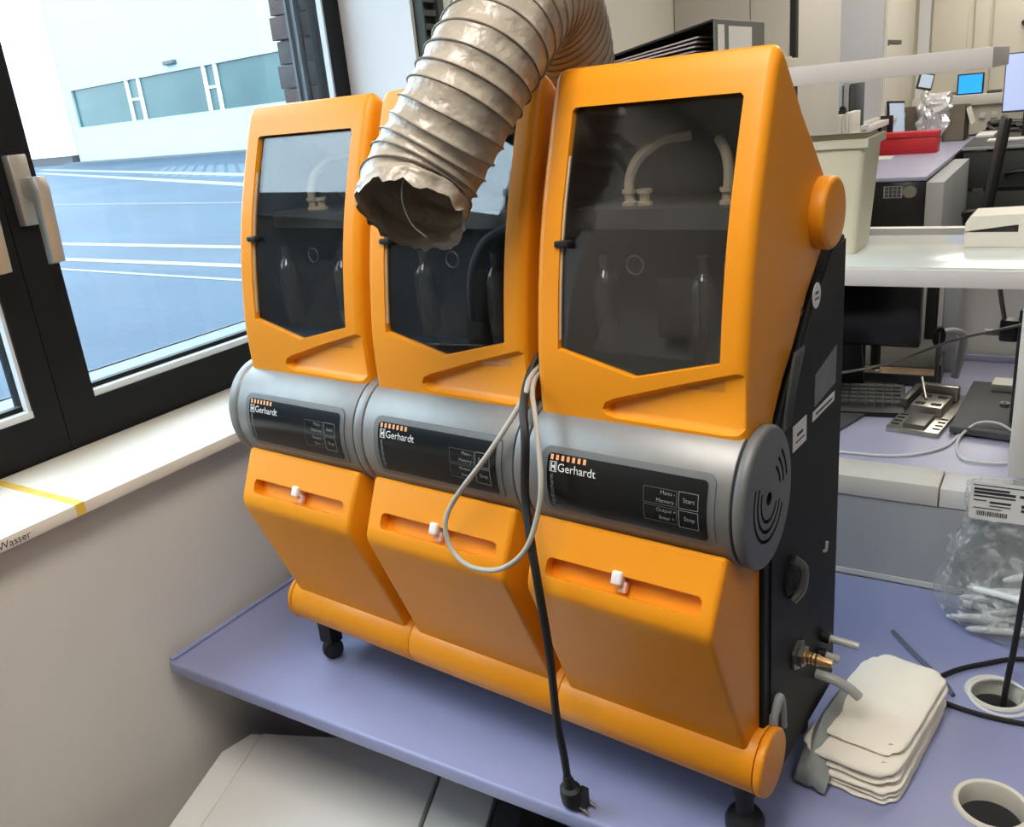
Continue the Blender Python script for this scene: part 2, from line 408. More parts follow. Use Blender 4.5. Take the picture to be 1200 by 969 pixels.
# factory hall
ux, uy = 0.98735, -0.15857
hall = thing('factory_hall', 'pale factory hall across the yard with a band of teal windows', 'building', (-58.75, 38.07, GZ), math.atan2(uy, ux))
obj('wall', boxes([(0, 90, 0, 12, 0, 2.32), (0, 90, 0, 12, 4.72, 14), (0, 1.1, 0, 12, 2.32, 4.72), (1.1, 90, 0.35, 12, 2.32, 4.72)]), 'facade', hall)
for a, b in ((1.1, 8.75), (8.95, 10.25), (10.45, 17.8), (18.0, 19.0), (19.2, 27), (27.2, 28.4), (28.6, 36), (36.2, 37.4), (37.6, 46)):
    obj('window', box(a, b, 0.15, 0.3, 2.32, 4.72), 'teal_glass', hall)
for a in (8.75, 10.25, 17.8, 19.0, 27.0, 28.4, 36.0, 37.4):
    obj('mullion', box(a, a+0.2, 0.02, 0.3, 2.32, 4.72), 'facade_white', hall)
for a in (8.95, 18.0): obj('transom', box(a, a+1.2, 0.05, 0.3, 3.5, 3.62), 'facade_white', hall)
obj('plinth', box(-0.02, 90, -1.2, 0, 0, 0.10), 'kerb', hall)
obj('lamp', box(14.2, 15.4, -0.25, 0, 5.1, 5.32, 0.03), 'kerb', hall)
t = thing('white_outbuilding', 'blank white building left of the factory hall', 'building', (-62.5, 37.8, GZ))
obj('wall', box(-40, 3.2, 0, 20, 0.55, 16), 'facade_white', t)
obj('plinth', box(-40, 3.2, 0.05, 20, 0, 0.55), 'mortar', t)

t = thing('mirrored_shed', 'dark shed added out of view in the yard, mirrored in the hood windows', 'building', (-16, -19, GZ), math.radians(-32))  # added out of view; gives the hood window reflections their dark lower half
obj('wall', box(-4, 4, -13, 16, 0, 3.5), 'brick', t)
obj('roof', prism([(-4.5, 3.5), (4.5, 3.5), (0, 4.5)], -13.4, 16.4, 'y'), 'mortar', t)

# brick pier beside the window, outside
pier = obj('wall_outside', box(-0.811, -0.575, 1.028, 1.6, GZ, 2.6), 'mortar', kind='structure'); tag(pier, 'dark brick pier outside the right of the window', 'wall')
random.seed(3)
bmesh_a = to_mesh(box(-0.049, 0.049, -0.012, 0.012, -0.0315, 0.0315, 0.002, 1), 'brick_a'); bmesh_a.materials.append(MATS['brick'])
bmesh_b = to_mesh(box(-0.050, 0.050, -0.013, 0.013, -0.031, 0.032, 0.002, 1), 'brick_b'); bmesh_b.materials.append(MATS['brick_red'])
z = GZ+0.04; k = 0
while z < 2.56:
    for j in range(3):
        x = -0.765+0.104*j - (0.0 if k % 2 == 0 else 0.006)
        if x > -0.60: continue
        b = obj('brick', bmesh_b if random.random() < 0.35 else bmesh_a, None, pier); b.location = (x, 1.022+random.uniform(-0.004, 0.004), z)
    z += 0.0665; k += 1
o = obj('shutter_rail', boxes([(-0.716, -0.680, 0.982, 0.990, 1.2, 2.6), (-0.716, -0.708, 0.968, 0.99, 1.2, 2.6), (-0.688, -0.680, 0.968, 0.99, 1.2, 2.6)]), 'rail_grey', pier)
ledge = obj('trim_3', prism([(-1.0, 1.185), (-1.0, 1.15), (-0.575, 1.15), (-0.575, 1.225)], -1.4, 1.0, 'y'), 'rail_grey', kind='structure'); tag(ledge, 'grey metal outer ledge under the window', 'ledge')
obj('drip_edge', box(-1.012, -1.0, -1.4, 1.0, 1.14, 1.188), 'lane_dark', ledge)

# ------------------------------------------------------------------ lab table
ZT = 0.76
top = to_mesh(box(-0.245, 2.5, -0.155, 0.694, ZT-0.03, ZT, 0.006, 3), 'tabletop'); top.materials.append(MATS['lilac'])
G1, G2 = (1.226, 0.122), (1.212, 0.392)
cuts = []
for gx, gy, r in ((*G1, 0.0455), (*G2, 0.0425)):
    c_ = to_mesh(cyl((gx, gy, ZT-0.1), (gx, gy, ZT+0.1), r, seg=40), 'hole'); c_.materials.append(MATS['lilac']); cuts.append(c_)
top = boolean(top, cuts, 'tabletop')
table = thing('lab_table', 'lilac laboratory table carrying the three orange machines', 'table', (0, 0, 0))
obj('tabletop', top, None, table)
obj('edge_lip', box(-0.245, -0.232, -0.150, 0.694, ZT, ZT+0.006, 0.002), 'lilac', table)
for x, y in ((0.02, 0.62), (2.40, 0.62), (2.40, -0.09), (0.95, 0.62), (0.95, -0.02)):
    obj('leg', box(x-0.02, x+0.02, y-0.02, y+0.02, 0, ZT-0.03, 0.003), 'plastic_grey', table)
obj('apron', boxes([(-0.1, 2.38, 0.60, 0.62, ZT-0.11, ZT-0.03), (0.97, 2.38, -0.06, -0.04, ZT-0.11, ZT-0.03)]), 'plastic_grey', table)

# cable grommets in the table
for i, (gx, gy, r, lab) in enumerate(((*G1, 0.0455, 'cream cable grommet in the table in front of the paper towels'), (*G2, 0.0425, 'cream cable grommet in the table with a black cable rising from it'))):
    prof = [(r-0.004, -0.03), (r-0.004, -0.002), (r-0.002, 0.003), (r+0.004, 0.0035), (r+0.0065, 0.0005), (r-0.001, 0.0003), (r-0.0015, -0.03)]
    g = obj('cable_grommet', lathe(prof, 48, cap=False), 'grommet'); g.location = (gx, gy, ZT); tag(g, lab, 'grommet', 'cable grommets in the table')

# ------------------------------------------------------------------ the orange machines
MYAW = -0.08384569
c_, s_ = math.cos(MYAW), math.sin(MYAW)
def LW(u, v, h): return (c_*u - s_*v, s_*u + c_*v, ZT+h)       # machine frame -> room
prof_front = [(-0.044, 0.605), (-0.0437, 0.685), (-0.0365, 0.747), (-0.0255, 0.810), (-0.0105, 0.870), (0.0075, 0.925), (0.028, 0.982), (0.0465, 1.028)]
def vfront(h):
    P = prof_front
    if h <= P[0][1]: return P[0][0]
    for (v0, h0), (v1, h1) in zip(P, P[1:]):
        if h <= h1: return v0+(v1-v0)*(h-h0)/(h1-h0)
    (v0, h0), (v1, h1) = P[-2], P[-1]
    return v0+(v1-v0)*(h-h0)/(h1-h0)
# smooth front curve
fc = [(p.x, p.y) for p in catmull([(v, h, 0) for v, h in prof_front], 4)]
def smooth_v(h):
    for (v0, h0), (v1, h1) in zip(fc, fc[1:]):
        if h <= h1: return v0+(v1-v0)*(h-h0)/max(1e-6, h1-h0)
    return vfront(h)
hood_prof = fc + [(0.056, 1.040), (0.066, 1.042), (0.078, 1.034), (0.135, 0.972), (0.182, 0.928), (0.225, 0.886), (0.243, 0.858), (0.244, 0.826), (0.222, 0.795), (0.159, 0.741), (0.114, 0.688), (0.080, 0.656), (0.052, 0.620), (0.044, 0.605)]
U0, U1 = 0.010, 0.297
hb = to_mesh(prism(hood_prof, U0, U1, 'x', 0.019, 5), 'hood'); hb.materials.append(MATS['orange'])
inner = [(v+0.011, h) for v, h in fc if h > 0.690]
inner = [(smooth_v(0.680)+0.011, 0.680)] + inner + [(0.064, 1.026), (0.13, 0.955), (0.178, 0.912), (0.218, 0.872), (0.228, 0.838), (0.206, 0.802), (0.15, 0.752), (0.105, 0.70), (0.075, 0.672)]
cav = to_mesh(prism(inner, U0+0.014, U1-0.014, 'x'), 'cav'); cav.materials.append(MATS['chamber'])
wp = [(0.046, 0.992), (0.0465, 0.708), (0.155, 0.682), (0.266, 0.709), (0.266, 0.992), (0.262, 0.996), (0.050, 0.996)]
wc = to_mesh(prism(wp, -0.12, 0.075, 'y'), 'wcut'); wc.materials.append(MATS['orange'])
# thumb scoop
sc = bmesh.new()
def scoop_loop(v, d):
    pts = [(0.112-d, 0.636), (0.116-d*0.7, 0.644+d*0.7), (0.126, 0.649+d), (0.300, 0.703+d*1.2), (0.33, 0.712+d*1.2), (0.33, 0.635-d), (0.290, 0.630-d), (0.270, 0.628-d), (0.126, 0.630-d), (0.116-d*0.7, 0.632-d*0.6)]
    return [sc.verts.new((u, v(u), h)) for u, h in pts]
A = scoop_loop(lambda u: -0.075, 0.008)
B = scoop_loop(lambda u: -0.044, 0.0035)
C_ = scoop_loop(lambda u: -0.044 + 0.0135 - 0.0075*min(1.0, max(0.0, (u-0.12)/0.13)), -0.004)
n = len(A)
sc.faces.new(A[::-1])
for X, Y in ((A, B), (B, C_)):
    for i in range(n): sc.faces.new((X[i], X[(i+1) % n], Y[(i+1) % n], Y[i]))
bmesh.ops.triangulate(sc, faces=[sc.faces.new(C_)])
sc = to_mesh(sc, 'scoop'); sc.materials.append(MATS['orange'])
hood_me = boolean(hb, [cav, wc, sc], 'hood')

# curved window sheet
def sheet(u0, u1, hs, off, th):
    bm = bmesh.new(); fr_, bk = [], []
    for h in hs:
        v = smooth_v(h)+off
        fr_.append((bm.verts.new((u0, v, h)), bm.verts.new((u1, v, h))))
        bk.append((bm.verts.new((u0, v+th, h)), bm.verts.new((u1, v+th, h))))
    for i in range(len(hs)-1):
        bm.faces.new((fr_[i][0], fr_[i][1], fr_[i+1][1], fr_[i+1][0])); bm.faces.new((bk[i][1], bk[i][0], bk[i+1][0], bk[i+1][1]))
        for s2 in (0, 1): bm.faces.new((fr_[i][s2], fr_[i+1][s2], bk[i+1][s2], bk[i][s2]))
    bm.faces.new((fr_[0][0], bk[0][0], bk[0][1], fr_[0][1])); bm.faces.new((fr_[-1][0], fr_[-1][1], bk[-1][1], bk[-1][0]))
    return bm
pane_me = to_mesh(sheet(0.042, 0.270, [0.675+0.33*i/22 for i in range(23)], 0.0065, 0.003), 'window_pane'); pane_me.materials.append(MATS['hood_glass'])
latch_me = to_mesh(box(0.040, 0.060, -0.024, -0.008, 0.834, 0.842, 0.002), 'latch')
guide_me = to_mesh(sheet(0.0462, 0.0482, [0.72+0.22*i/14 for i in range(15)], 0.004, 0.003), 'edge_strip')
# inside the chamber
plate_me = to_mesh(boxes([(0.026, 0.281, 0.055, 0.2, 0.862, 0.870), (0.026, 0.281, 0.050, 0.056, 0.845, 0.870)]), 'plate')
def hose_mesh(pts): return to_mesh(tube(pts, 0.0068, 10, 6), 'hose')
hose_a = hose_mesh([(0.088, 0.088, 0.880), (0.090, 0.088, 0.905), (0.104, 0.092, 0.930), (0.130, 0.105, 0.947), (0.158, 0.125, 0.950)])
hose_b = hose_mesh([(0.222, 0.088, 0.880), (0.224, 0.088, 0.905), (0.219, 0.092, 0.930), (0.205, 0.105, 0.945)])
bm = bmesh.new()
fit_me = to_mesh(lathe([(0.010, 0.0), (0.010, 0.006), (0.007, 0.007), (0.007, 0.016), (0.0095, 0.017), (0.0095, 0.022)], 14, bm=bm), 'fitting')
glass_tube = to_mesh(lathe([(0.004, 0.0), (0.013, 0.004), (0.016, 0.02), (0.016, 0.09), (0.012, 0.102), (0.006, 0.110), (0.006, 0.128), (0.008, 0.130)], 18), 'glass_vessel')
backplate = to_mesh(box(0.13, 0.19, 0.07, 0.078, 0.70, 0.78, 0.003), 'plate_b')
ring_me = to_mesh(tube([(0.012*math.cos(a), 0, 0.012*math.sin(a)) for a in [2*PI*k/14 for k in range(14)]], 0.0012, 6, 1, closed=True, raw=True), 'ring')

# console: oval tube with display
EC_V, EC_H, ERV, ERH = -0.012, 0.539, 0.078, 0.090
def ell(k=1.0, seg=40, dv=0, dh=0):
    return [(EC_V+(ERV*k+dv)*math.cos(2*PI*i/seg), EC_H+(ERH*k+dh)*math.sin(2*PI*i/seg)) for i in range(seg)]
def vsurf(h, off=0.0):
    t_ = max(-1, min(1, (h-EC_H)/(ERH+off)))
    return EC_V-(ERV+off)*math.sqrt(max(0, 1-t_*t_))
con_me = to_mesh(prism(ell(), 0.0125, 0.2950, 'x', 0.0015, 2), 'console')
ring_r = to_mesh(prism(ell(1.0), 0.2965, 0.3145, 'x', 0.003, 2), 'console_ring')
ring_l = to_mesh(prism(ell(1.0), -0.020, 0.0115, 'x', 0.012, 4), 'console_ring')
ring_end = to_mesh(prism(ell(1.0, 56), 0.2965, 0.3125, 'x', 0.006, 4), 'end_cap')
ring_end.materials.append(MATS['silver_dark'])
gr = []
for k, (rk, a0, a1) in enumerate(((0.32, 150, 335), (0.46, 145, 340), (0.60, 150, 335), (0.46, 10, 52), (0.60, 5, 50), (0.74, 8, 46))):
    bm = bmesh.new(); N = 22; lo = []
    for i in range(N+1):
        a = math.radians(a0+(a1-a0)*i/N)
        for kk in (rk-0.026, rk+0.026):
            for uu in (0.307, 0.325):
                lo.append(bm.verts.new((uu, EC_V+ERV*kk*math.cos(a), EC_H+ERH*kk*math.sin(a))))
    for i in range(N):
        p, q = lo[4*i:4*i+4], lo[4*i+4:4*i+8]
        for x_, y_ in ((0, 1), (1, 3), (3, 2), (2, 0)): bm.faces.new((p[x_], p[y_], q[y_], q[x_]))
    bm.faces.new((lo[0], lo[1], lo[3], lo[2])); bm.faces.new((lo[-4], lo[-2], lo[-1], lo[-3]))
    g_ = to_mesh(bm, 'groove'); g_.materials.append(MATS['slot_black']); gr.append(g_)
hole = to_mesh(cyl((0.304, EC_V, EC_H), (0.33, EC_V, EC_H), 0.0085, seg=20), 'h'); hole.materials.append(MATS['slot_black']); gr.append(hole)
ring_end = boolean(ring_end, gr, 'end_cap')
def surf_patch(u0, u1, h0, h1, r, off, th, rows=22):
    """rounded rectangle lying on the oval console surface"""
    bm = bmesh.new(); fr_, bk = [], []
    for i in range(rows+1):
        t_ = 0.5-0.5*math.cos(PI*i/rows); h = h0+(h1-h0)*t_
        d = min(h-h0, h1-h); ins = 0.0 if d >= r else r-math.sqrt(max(0, r*r-(r-d)**2))
        fr_.append([bm.verts.new((u, vsurf(h, off), h)) for u in (u0+ins, u1-ins)])
        bk.append([bm.verts.new((u, vsurf(h, off-th), h)) for u in (u0+ins, u1-ins)])
    for i in range(rows):
        bm.faces.new((fr_[i][0], fr_[i][1], fr_[i+1][1], fr_[i+1][0])); bm.faces.new((bk[i][1], bk[i][0], bk[i+1][0], bk[i+1][1]))
        for s2 in (0, 1): bm.faces.new((fr_[i][s2], fr_[i+1][s2], bk[i+1][s2], bk[i][s2]))
    bm.faces.new((fr_[0][0], bk[0][0], bk[0][1], fr_[0][1])); bm.faces.new((fr_[-1][0], fr_[-1][1], bk[-1][1], bk[-1][0]))
    return bm
DU0, DU1, DH0, DH1 = 0.048, 0.269, 0.508, 0.583
bez_me = to_mesh(surf_patch(DU0-0.010, DU1+0.009, DH0-0.008, DH1+0.007, 0.012, 0.0018, 0.006), 'display_bezel')
dis_me = to_mesh(surf_patch(DU0, DU1, DH0, DH1, 0.006, 0.0026, 0.006), 'display')
def wrap(me, off):
    """flat (x=u, y=h) print laid on the console surface"""
    for v in me.vertices: v.co = Vector((v.co.x, vsurf(v.co.y, off)-v.co.z, v.co.y))
    return me
def print_mesh(s, size, u, h, off=0.0030, vertical=False):
    t_ = text_mesh(s, size)
    if vertical: t_.transform(Matrix.Rotation(PI/2, 4, 'Z'))
    t_.transform(Matrix.Translation((u, h, 0)))
    return wrap(t_, off)
def line_quads(lst, name, off=0.0030):
    bm = bmesh.new()
    for u0, u1, h0, h1 in lst:
        nn = max(1, int((h1-h0)/0.006))
        for i in range(nn):
            a, b = h0+(h1-h0)*i/nn, h0+(h1-h0)*(i+1)/nn
            bm.faces.new([bm.verts.new((u0, a, 0)), bm.verts.new((u1, a, 0)), bm.verts.new((u1, b, 0)), bm.verts.new((u0, b, 0))])
    me = bpy.data.meshes.new(name); bm.to_mesh(me); bm.free()
    return wrap(me, off)
brand_me = print_mesh('Gerhardt', 0.0150, 0.0640, 0.5618)
model_me = print_mesh('Hydrotherm', 0.0088, 0.0580, 0.513, vertical=True)
lw = 0.0007
def frame_rect(a, b, c, d): return [(a, b, c, c+lw), (a, b, d-lw, d), (a, a+lw, c, d), (b-lw, b, c, d)]
logo_me = line_quads(frame_rect(0.0522, 0.0628, 0.5605, 0.5735)+[(0.0542, 0.0557, 0.562, 0.572), (0.0592, 0.0607, 0.562, 0.572), (0.0557, 0.0592, 0.5655, 0.5685)], 'logo')
ticks_me = line_quads([(0.0525+0.0081*i, 0.0568+0.0081*i, 0.5755, 0.5818) for i in range(7)], 'tick_marks')
btn_me = line_quads(frame_rect(0.188, 0.232, 0.546, 0.566)+frame_rect(0.188, 0.232, 0.523, 0.544), 'button_outline')
btn2_me = line_quads(frame_rect(0.234, 0.259, 0.546, 0.5665)+frame_rect(0.234, 0.259, 0.521, 0.544), 'button_outline')
bt = bmesh.new()
for s, u, h in (('Menu -', 0.210, 0.559), ('Memory -', 0.205, 0.549), ('Output +', 0.205, 0.537), ('Enter +', 0.208, 0.527)):
    t_ = print_mesh(s, 0.0068, u, h); bt.from_mesh(t_)
btxt_me = bpy.data.meshes.new('button_text'); bt.to_mesh(btxt_me); bt.free()
bt = bmesh.new()
for s, u, h in (('Start', 0.2395, 0.554), ('Stop', 0.2405, 0.531)):
    t_ = print_mesh(s, 0.0078, u, h); bt.from_mesh(t_)
btxt2_me = bpy.data.meshes.new('button_text'); bt.to_mesh(btxt2_me); bt.free()

# drawer
dp = [(0.012, 0.470), (-0.050, 0.470), (-0.079, 0.486), (-0.084, 0.484), (-0.116, 0.418), (-0.121, 0.405), (-0.121, 0.394), (-0.117, 0.383), (-0.036, 0.176), (-0.015, 0.166), (0.012, 0.166)]
bm = prism(dp, 0.0115, 0.2960, 'x')
# front is narrower than the back: slanted cheeks
for v in bm.verts:
    t_ = max(0.0, min(1.0, (0.012-v.co.y)/0.13))
    v.co.x += (0.008 if v.co.x < 0.15 else -0.010)*t_
ed = [e for e in bm.edges if (e.verts[0].co.x < 0.15) == (e.verts[1].co.x < 0.15)]
bmesh.ops.bevel(bm, geom=ed, offset=0.012, segments=4, profile=0.5, affect='EDGES', clamp_overlap=True)
dme = to_mesh(bm, 'drawer'); dme.materials.append(MATS['orange'])
# slot in the sloping upper face
fd = Vector((0, -0.032, -0.066)).normalized(); fn = Vector((0, -0.9, 0.436)).normalized()
Ms = Matrix(((1, 0, 0, 0), (0, -fd.y, fn.y, 0), (0, -fd.z, fn.z, 0), (0, 0, 0, 1))); Ms.translation = (0, -0.1085, 0.430)
sl = to_mesh(prism(rrect(0.047, 0.268, -0.0125, 0.0125, 0.0075, 4), -0.016, 0.03, 'z', M=Ms), 'slot'); sl.materials.append(MATS['orange'])
drawer_me = boolean(dme, [sl], 'drawer')
knob_me = to_mesh(box(-0.0075, 0.0075, -0.009, 0.009, -0.012, 0.006, 0.003, 3), 'knob')
knob_me.transform(Ms @ Matrix.Translation((0.1535, 0.0085, 0.0)))
stub_me = to_mesh(box(-0.0055, 0.0065, -0.008, 0.006, -0.012, -0.002, 0.002, 2), 'stub'); stub_me.transform(Ms @ Matrix.Translation((0.1585, -0.001, -0.002)))

# base tube, body, feet
def circ(v, h, r, seg=36): return [(v+r*math.cos(2*PI*i/seg), h+r*math.sin(2*PI*i/seg)) for i in range(seg)]
base_me = to_mesh(prism(circ(-0.006, 0.147, 0.046), 0.0005, 0.3045, 'x', 0.0015, 2), 'base_tube')
cap_me = to_mesh(prism(circ(-0.006, 0.147, 0.0475, 48), 0.3055, 0.318, 'x', 0.004, 3), 'base_cap')
capl_me = to_mesh(prism(circ(-0.006, 0.147, 0.0475, 48), -0.010, 0.0, 'x', 0.004, 3), 'base_cap')
hinge_me = to_mesh(prism(circ(0.199, 0.842, 0.0455, 48), 0.292, 0.3165, 'x', 0.006, 4), 'hinge_cap')
hingel_me = to_mesh(prism(circ(0.199, 0.842, 0.0455, 48), -0.008, 0.013, 'x', 0.006, 4), 'hinge_cap')
bp_ = [(0.0, 0.12), (0.04, 0.075), (0.29, 0.075), (0.29, 0.80), (0.225, 0.79), (0.163, 0.736), (0.118, 0.683), (0.084, 0.651), (0.056, 0.615), (0.04, 0.60), (0.0, 0.46)]
body_me = to_mesh(prism(bp_, 0.004, 0.3015, 'x', 0.002, 1), 'body')
foot_me = to_mesh(lathe([(0.026, 0.0), (0.028, 0.004), (0.028, 0.016), (0.024, 0.024), (0.013, 0.028), (0.013, 0.060), (0.016, 0.062), (0.016, 0.115)], 24), 'foot')
foot_l_me = bmesh.new(); add_box(foot_l_me, -0.016, 0.018, -0.014, 0.014, 0.036, 0.112)
lathe([(0.009, -0.012), (0.019, -0.010), (0.021, 0.0), (0.019, 0.010), (0.009, 0.012)], 22, Matrix.Translation((0.006, -0.004, 0.021)) @ Matrix.Rotation(PI/2, 4, 'Y') @ Matrix.Rotation(0.5, 4, 'X'), foot_l_me)
foot_l_me = to_mesh(foot_l_me, 'foot')

labels = ['orange laboratory machine nearest the window, left of the three',
          'orange laboratory machine in the middle, under the open end of the duct',
          'orange laboratory machine on the right, with black side panel beside the paper towels']
for k in range(3):
    t = thing('hydrolysis_machine', labels[k], 'lab machine', LW(0.05+0.305*k, 0, 0), MYAW, 'row of orange laboratory machines')
    obj('body', body_me, 'body_black', t)
    h = obj('hood', hood_me, None, t)
    pn = obj('window_pane', pane_me, None, h); pn['label'] = 'smoky clear curved hood window'
    obj('latch', latch_me, 'rubber', h)
    obj('edge_strip', guide_me, 'fitting_beige', h)
    pl = obj('inner_plate', plate_me, 'chamber_plate', t)
    ha = obj('hose', hose_a, 'hose_beige', pl); hb_ = obj('hose', hose_b, 'hose_beige', pl)
    for fu in (0.088, 0.110, 0.222, 0.244):
        f_ = obj('fitting', fit_me, 'fitting_beige', pl); f_.location = (fu, 0.088, 0.868)
    for gu in (0.092, 0.225):
        g_ = obj('glass_vessel', glass_tube, 'lab_glass', t); g_.location = (gu, 0.008, 0.692)
        r_ = obj('wire_ring', ring_me, 'steel_dark', t); r_.location = (gu+0.02, 0.05, 0.80)
    obj('heater_block', backplate, 'slot_black', t)
    if k == 1: obj('hose', to_mesh(tube([(0.155, 0.03, 0.715), (0.158, 0.028, 0.76), (0.172, 0.024, 0.80), (0.200, 0.022, 0.835), (0.240, 0.03, 0.855)], 0.0045, 10, 6), 'hose'), 'plastic_grey', t)
    cn = obj('console', con_me, 'silver', t)
    obj('display_bezel', bez_me, 'silver_dark', cn)
    d_ = obj('display', dis_me, 'panel_black', cn); d_['label'] = 'black control display with printed brand'
    obj('brand_print', brand_me, 'print_white', cn); obj('logo_print', logo_me, 'print_white', cn)
    obj('tick_marks', ticks_me, 'print_orange', cn); obj('model_print', model_me, 'print_grey', cn)
    obj('button_outline', btn_me, 'print_dim', cn); obj('button_outline', btn2_me, 'print_grey', cn)
    obj('button_text', btxt_me, 'print_grey', cn); obj('button_text', btxt2_me, 'print_grey', cn)
    if k == 0:
        obj('console_ring', ring_l, 'silver', t); obj('hinge_cap', hingel_me, 'orange', t); obj('base_cap', capl_me, 'orange', t)
    if k < 2: obj('console_ring', ring_r, 'silver', t)
    else:
        if len(ring_end.materials) == 0: ring_end.materials.append(MATS['silver'])
        e_ = obj('end_cap', ring_end, None, t); e_['label'] = 'grey end cap with curved vent slots'
        obj('hinge_cap', hinge_me, 'orange', t); obj('base_cap', cap_me, 'orange', t)
    dr = obj('drawer', drawer_me, None, t)
    kn = obj('knob', knob_me, 'knob_white', dr); obj('knob_stem', stub_me, 'knob_pink', dr)
    obj('base_tube', base_me, 'orange', t)
    if k == 0:
        f_ = obj('foot', foot_l_me, 'rubber', t); f_.location = (0.016, 0.012, 0)
    if k == 2:
        f_ = obj('foot', foot_me, 'rubber', t); f_.location = (0.269, 0.012, 0)
    for fu in (0.05, 0.25):
        f_ = obj('foot', foot_me, 'rubber', t); f_.location = (fu, 0.25, 0)
    if k == 2:
        us = 0.3015
        sp = obj('side_panel', prism([(0.02, 0.10), (0.288, 0.10), (0.288, 0.795), (0.228, 0.786), (0.165, 0.732), (0.120, 0.68), (0.085, 0.648), (0.05, 0.60), (0.02, 0.46)], us, us+0.0022, 'x'), 'body_black', t)
        us += 0.0022
        def card(pts, th=0.0008): return prism(pts, us, us+th, 'x')
        r_ = obj('round_sticker', card([(0.170+0.015*math.cos(a), 0.743+0.0165*math.sin(a)) for a in [2*PI*i/24 for i in range(24)]]), 'label_white', sp)
        obj('sticker_print', boxes([(us+0.0008, us+0.0011, 0.164, 0.176, 0.745, 0.748), (us+0.0008, us+0.0011, 0.162, 0.178, 0.738, 0.740)]), 'print_dark', sp)
        obj('paper_label', card([(0.090, 0.557), (0.140, 0.557), (0.140, 0.592), (0.090, 0.592)]), 'label_white', sp)
        obj('label_print', boxes([(us+0.0008, us+0.0011, 0.104, 0.126, 0.574, 0.578), (us+0.0008, us+0.0011, 0.100, 0.132, 0.566, 0.568)]), 'print_dark', sp)
        obj('strip_label', card([(0.164, 0.573), (0.254, 0.575), (0.255, 0.588), (0.166, 0.586)]), 'label_white', sp)
        obj('label_print', boxes([(us+0.0008, us+0.0011, 0.176, 0.244, 0.579, 0.582)]), 'print_dark', sp)
        obj('type_plate', card([(0.170, 0.592), (0.258, 0.600), (0.259, 0.654), (0.171, 0.636)]), 'label_grey', sp)
        for v_, h_ in ((0.265, 0.720), (0.207, 0.690), (0.117, 0.735), (0.284, 0.325)):
            obj('screw_hole', card([(v_+0.004*math.cos(a), h_+0.006*math.sin(a)) for a in [2*PI*i/12 for i in range(12)]], 0.0004), 'slot_black', sp)
        obj('peg', tube([(us, 0.225, 0.350), (us+0.004, 0.225, 0.352), (us+0.005, 0.226, 0.366)], 0.0022, 8, 4), 'clear_tube', sp)
        # bundle of thin black cords behind the hood edge
        for q in range(4):
            obj('cord', tube([(us+0.002, 0.052+0.007*q, 0.60), (us+0.004, 0.062+0.008*q, 0.645), (us+0.002, 0.090+0.010*q, 0.69)], 0.0022, 6, 4), 'plastic_grey', sp)
        lt = obj('cam_lock', lathe([(0.020, 0), (0.020, 0.004), (0.016, 0.007)], 24, Matrix.Translation((us, 0.082, 0.376)) @ Matrix.Rotation(PI/2, 4, 'Y')), 'slot_black', t)
        obj('lock_lever', tube([(us+0.004, 0.086, 0.408), (us+0.016, 0.094, 0.392), (us+0.014, 0.092, 0.362), (us+0.005, 0.082, 0.347)], 0.0065, 10, 5), 'steel_dark', lt)
        br = obj('brass_port', lathe([(0.024, 0), (0.024, 0.004), (0.017, 0.006), (0.017, 0.012)], 6, Matrix.Translation((us, 0.118, 0.238)) @ Matrix.Rotation(PI/2, 4, 'Y')), 'steel_dark', t)
        obj('thread', lathe([(0.011, 0.010), (0.011, 0.014), (0.008, 0.016), (0.009, 0.019), (0.008, 0.021), (0.009, 0.024), (0.008, 0.027), (0.009, 0.030), (0.007, 0.034), (0.005, 0.050)], 18, Matrix.Translation((us, 0.118, 0.238)) @ Matrix.Rotation(PI/2, 4, 'Y')), 'brass', br)
        for (v_, h_, l_) in ((0.232, 0.200, 0.045), (0.215, 0.180, 0.022)):
            cp_ = obj('hose_port', cyl((us, v_, h_), (us+0.012, v_, h_), 0.009, seg=14), 'plastic_black', t)
            obj('tube_stub', cyl((us+0.008, v_, h_), (us+0.008+l_, v_+0.004, h_-0.004), 0.0058, seg=14), 'clear_tube', cp_)
        obj('drain_tube', tube([(us, 0.205, 0.150), (us+0.03, 0.206, 0.147), (us+0.050, 0.210, 0.136), (us+0.062, 0.214, 0.124)], 0.0075, 10, 6), 'clear_tube', t)
        obj('bracket', tube([(us+0.003, 0.020, 0.175), (us+0.003, 0.024, 0.20), (us+0.004, 0.037, 0.218), (us+0.003, 0.050, 0.205), (us+0.003, 0.056, 0.160)], 0.0065, 8, 5), 'cloth_grey', t)

# grey cable and black power cord hanging between the middle and right machine
def lpts(l): return [LW(*p) for p in l]
g = obj('grey_cable', tube(lpts([(0.656, 0.10, 0.67), (0.657, 0.0, 0.675), (0.661, -0.045, 0.666), (0.667, -0.075, 0.645), (0.634, -0.114, 0.581), (0.573, -0.124, 0.507), (0.559, -0.135, 0.469), (0.571, -0.140, 0.435), (0.606, -0.145, 0.421), (0.656, -0.145, 0.430), (0.702, -0.145, 0.469), (0.719, -0.132, 0.521), (0.721, -0.122, 0.564), (0.699, -0.092, 0.619), (0.668, -0.05, 0.658), (0.660, 0.0, 0.668), (0.659, 0.10, 0.66)]), 0.0036, 10, 8), 'cable_grey')
tag(g, 'thin grey cable hanging in a loop over the middle machine', 'cable')
t = thing('power_cord', 'black power cord with a plug hanging down to the table edge', 'power cord', LW(0.70, -0.08, 0), MYAW)
inv = Matrix.Translation((-0.70, 0.08, 0))
